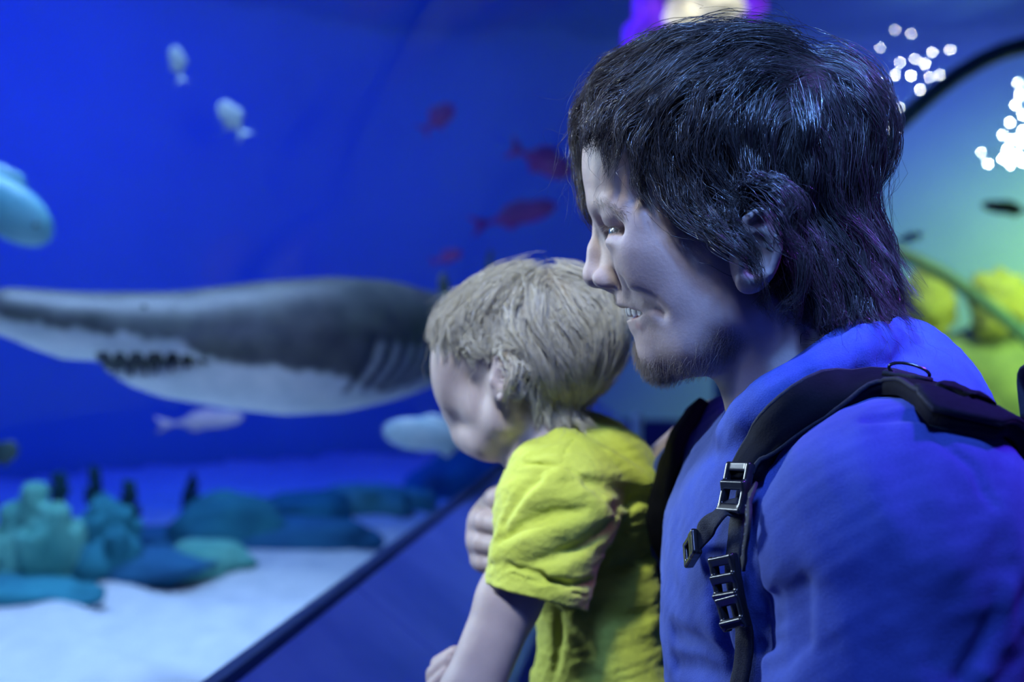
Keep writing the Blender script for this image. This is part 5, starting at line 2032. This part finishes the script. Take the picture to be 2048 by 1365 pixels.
def weed(label, u, v0, v1, y, w, mat, seed):
    """upright bushy weed: a stem with many short lobes"""
    rng = np.random.default_rng(seed)
    a, b = P(u, v1, y), P(u, v0, y)
    parts = [tube(smooth_path([a, (a + b) / 2 + [0.01, 0, 0], b], 10), np.linspace(0.012, 0.006, 10), 6)]
    for i in range(26):
        t = rng.uniform(0.15, 1)
        p = a * (1 - t) + b * t
        d = rng.normal(size=3) * np.array([1, 1, 0.4]) + np.array([0, 0, 0.8])
        d /= np.linalg.norm(d)
        l = w / F * y * (1.1 - 0.6 * t)
        parts.append(tube(np.array([p, p + d * l * 0.5, p + d * l + [0, 0, l * 0.3]]), [0.008, 0.02, 0.006], 6))
    V, Fc = join_parts(parts)
    return tag(mesh_obj('seaweed', V, Fc, mat), label, 'seaweed')


weed_m = noise_mat('dark_green_weed', (0.005, 0.05, 0.07), (0.01, 0.10, 0.11), 10, 0.9)
for i_, (lb_, u_, v0_, v1_, y_, w_) in enumerate([
        ('dark seaweed tuft rising between the two coral clusters', 188, 945, 1060, 5.3, 26), ('dark seaweed tuft behind the tall coral tubes', 118, 955, 1040, 5.2, 30),
        ('dark seaweed tuft to the right of the shorter coral tubes', 258, 970, 1060, 5.2, 28), ('lone dark seaweed tuft on the rock ridge', 382, 955, 1040, 5.8, 24)]):
    weed(lb_, u_, v0_, v1_, y_, w_, weed_m, i_)

# ------------------------------------------------------------------ right-hand tank: ribs, corals, rock shelf
rib_m = noise_mat('dark_teal_rib', (0.015, 0.08, 0.16), (0.03, 0.12, 0.2), 6, 0.5)


def rib(label, pxs, y, rpx):
    pts = smooth_path([P(u, v, y + dy) for u, v, dy in pxs], 40)
    V, Fc = tube(pts, rpx / F * y, 10)
    return tag(mesh_obj('arch_rib', V, Fc, rib_m), label, 'rib')


rib('dark curved arch rib sweeping down to the right behind the man', [(1440, 925, 0), (1443, 700, 0), (1462, 580, 0), (1512, 500, 0), (1600, 466, 0), (1700, 474, 0), (1790, 503, 0), (1880, 545, 0), (1960, 600, 0), (2048, 672, 0), (2130, 770, 0), (2170, 925, 0)], 9.15, 14)
rib('dark arch rib crossing the top right corner', [(1792, 252, 0), (1862, 190, 0), (1930, 140, 0), (2000, 105, 0), (2060, 88, 0), (2160, 76, 0), (2600, 70, 0), (3200, 110, 0), (3780, 170, 0)], 6.0, 18)
yel_c = noise_mat('yellow_green_coral', (0.16, 0.22, 0.09), (0.26, 0.32, 0.14), 9, 0.9, bump=0.5, bump_scale=20)
reef_t = P(1960, 668, 9.9)
rock('rock', 'tall olive reef mound standing in the green water at the right', 'rock', (reef_t[0], 9.85, SAND_Z + 0.25), (1.2, 0.4, reef_t[2] - SAND_Z - 0.2), 33, noise_mat('olive_reef_rock', (0.07, 0.13, 0.11), (0.13, 0.22, 0.16), 6, 0.9, detail=8, bump=0.5, bump_scale=20), 0.12, 1.4)
for i_, (lb_, u_, v_, y_, w_, h_) in enumerate([
        ('yellow-green coral head just right of the hair of the man', 1850, 610, 9.7, 110, 120), ('yellow-green coral head at the right edge above the rib', 2000, 610, 9.6, 120, 130),
        ('small yellow coral near the collar of the man', 1785, 640, 9.75, 60, 110)]):
    rock('coral', lb_, 'coral', P(u_, v_, y_), (w_ / 2 / F * y_, w_ / 3 / F * y_, h_ / 2 / F * y_), 30 + i_, yel_c, 0.3, 1.6)


# ------------------------------------------------------------------ lamps over the tank, and water glints made as glowing beads
def thin(spots, dmin):
    out = []
    for s in spots:
        if all(math.hypot(s[0] - q[0], s[1] - q[1]) > dmin for q in out):
            out.append(s)
    return out


def glint_cluster(name, label, spots, y, color, strength, glint_c, hw):
    """glints of lamplight on the water, made as glowing beads on a thin thread"""
    root = empty(name, P(*glint_c, y))
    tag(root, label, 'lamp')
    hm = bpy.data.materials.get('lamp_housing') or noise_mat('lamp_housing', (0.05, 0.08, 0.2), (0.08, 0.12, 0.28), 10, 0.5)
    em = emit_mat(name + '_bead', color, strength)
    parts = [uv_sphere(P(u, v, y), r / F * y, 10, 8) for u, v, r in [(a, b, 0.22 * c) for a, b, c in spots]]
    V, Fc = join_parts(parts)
    o = mesh_obj('glint_beads', V, Fc, em, root)  # self-glowing beads stand in for lamp glints on the water
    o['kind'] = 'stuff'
    us = [s[0] for s in spots]
    vs = [s[1] for s in spots]
    bars = []
    order = sorted(spots, key=lambda s: s[1])
    pts = [P(s[0], s[1], y + 0.05) for s in order]
    if len(pts) > 1:
        V, Fc = tube(np.array(pts), 0.5 / F * y, 5)
        mesh_obj('glint_link', V, Fc, hm, root)  # thin thread made up to join the glints
    return root


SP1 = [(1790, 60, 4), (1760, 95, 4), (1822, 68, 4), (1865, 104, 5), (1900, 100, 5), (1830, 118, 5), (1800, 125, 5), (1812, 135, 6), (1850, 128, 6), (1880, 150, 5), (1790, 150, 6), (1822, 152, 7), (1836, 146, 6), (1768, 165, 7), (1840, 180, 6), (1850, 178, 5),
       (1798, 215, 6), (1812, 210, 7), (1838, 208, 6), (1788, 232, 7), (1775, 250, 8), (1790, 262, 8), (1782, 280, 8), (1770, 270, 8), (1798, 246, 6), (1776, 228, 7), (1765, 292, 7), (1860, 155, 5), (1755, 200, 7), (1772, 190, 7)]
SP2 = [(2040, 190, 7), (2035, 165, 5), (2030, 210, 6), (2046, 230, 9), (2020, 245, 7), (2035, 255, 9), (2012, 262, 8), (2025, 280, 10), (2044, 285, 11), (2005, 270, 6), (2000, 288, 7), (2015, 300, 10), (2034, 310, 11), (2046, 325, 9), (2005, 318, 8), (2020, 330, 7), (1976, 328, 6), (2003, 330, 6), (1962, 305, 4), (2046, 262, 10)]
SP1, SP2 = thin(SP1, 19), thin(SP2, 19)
glint_cluster('water_glints', 'sparkling white lamp beads behind the back of the man\'s head', SP1, 7.0, (1.0, 0.97, 0.88), 90, (1800, 180), 40)
glint_cluster('water_glints', 'largest cluster of bright water-surface glints, put in as glowing beads, at the right edge', SP2, 7.4, (0.97, 1.0, 0.86), 160, (2025, 270), 40)


def flood(label, u, v, y, wpx, hpx, col, strength, seed):
    root = empty('flood_lamp', P(u, v, y))
    tag(root, label, 'lamp')
    c = P(u, v, y)
    w, h = wpx / 2 / F * y, hpx / 2 / F * y
    hm = bpy.data.materials['lamp_housing']
    V, Q = uv_sphere((0, 0, 0), 1, 28, 18)
    n = 1 + 0.22 * vnoise(V[:, 0] * 4, V[:, 1] * 4, V[:, 2] * 4, seed) + 0.2 * vnoise(V[:, 0] * 11, V[:, 1] * 11, V[:, 2] * 11, seed + 9)
    B = np.sign(V) * np.abs(V) ** 0.6
    mesh_obj('housing', B * np.array([w * 0.55, 0.06, h * 0.5]) + c + np.array([0, 0.12, 0]), Q, hm, root)
    m = emit_mat('flood_lens', col, strength)
    t = NT(m)
    tc = t.node('ShaderNodeTexCoord')
    nz = t.node('ShaderNodeTexNoise', i_Scale=9.0, i_Detail=3.0)
    t.link(tc.outputs['Object'], nz.inputs['Vector'])
    r = t.ramp(nz.outputs['Fac'], [(0.35, (strength * 0.25,) * 3), (0.65, (strength,) * 3)])
    t.link(r.outputs[0], t.b.inputs['Emission Strength'])
    rng = np.random.default_rng(seed)
    parts = []
    for k in range(9):
        o = np.array([rng.uniform(-0.75, 0.75) * w, rng.uniform(-0.03, 0.03), rng.uniform(-0.75, 0.75) * h])
        f = rng.uniform(0.3, 0.6)
        parts.append((V * n[:, None] * np.array([w * f, 0.03, h * f]) + c + o, Q))
    mesh_obj('lens', *join_parts(parts), m, root)
    return root


flood('bright warm white flood lamp above the head of the man', 1402, 14, 7.2, 165, 105, (1.0, 0.93, 0.70), 1.3, 1)
flood('violet flood lamp to the left of the bright one at the top', 1310, 45, 7.4, 110, 130, (0.22, 0.03, 0.95), 0.7, 2)
flood('violet flood lamp to the right of the bright one at the top', 1500, 10, 7.4, 60, 70, (0.22, 0.03, 0.95), 0.7, 3)
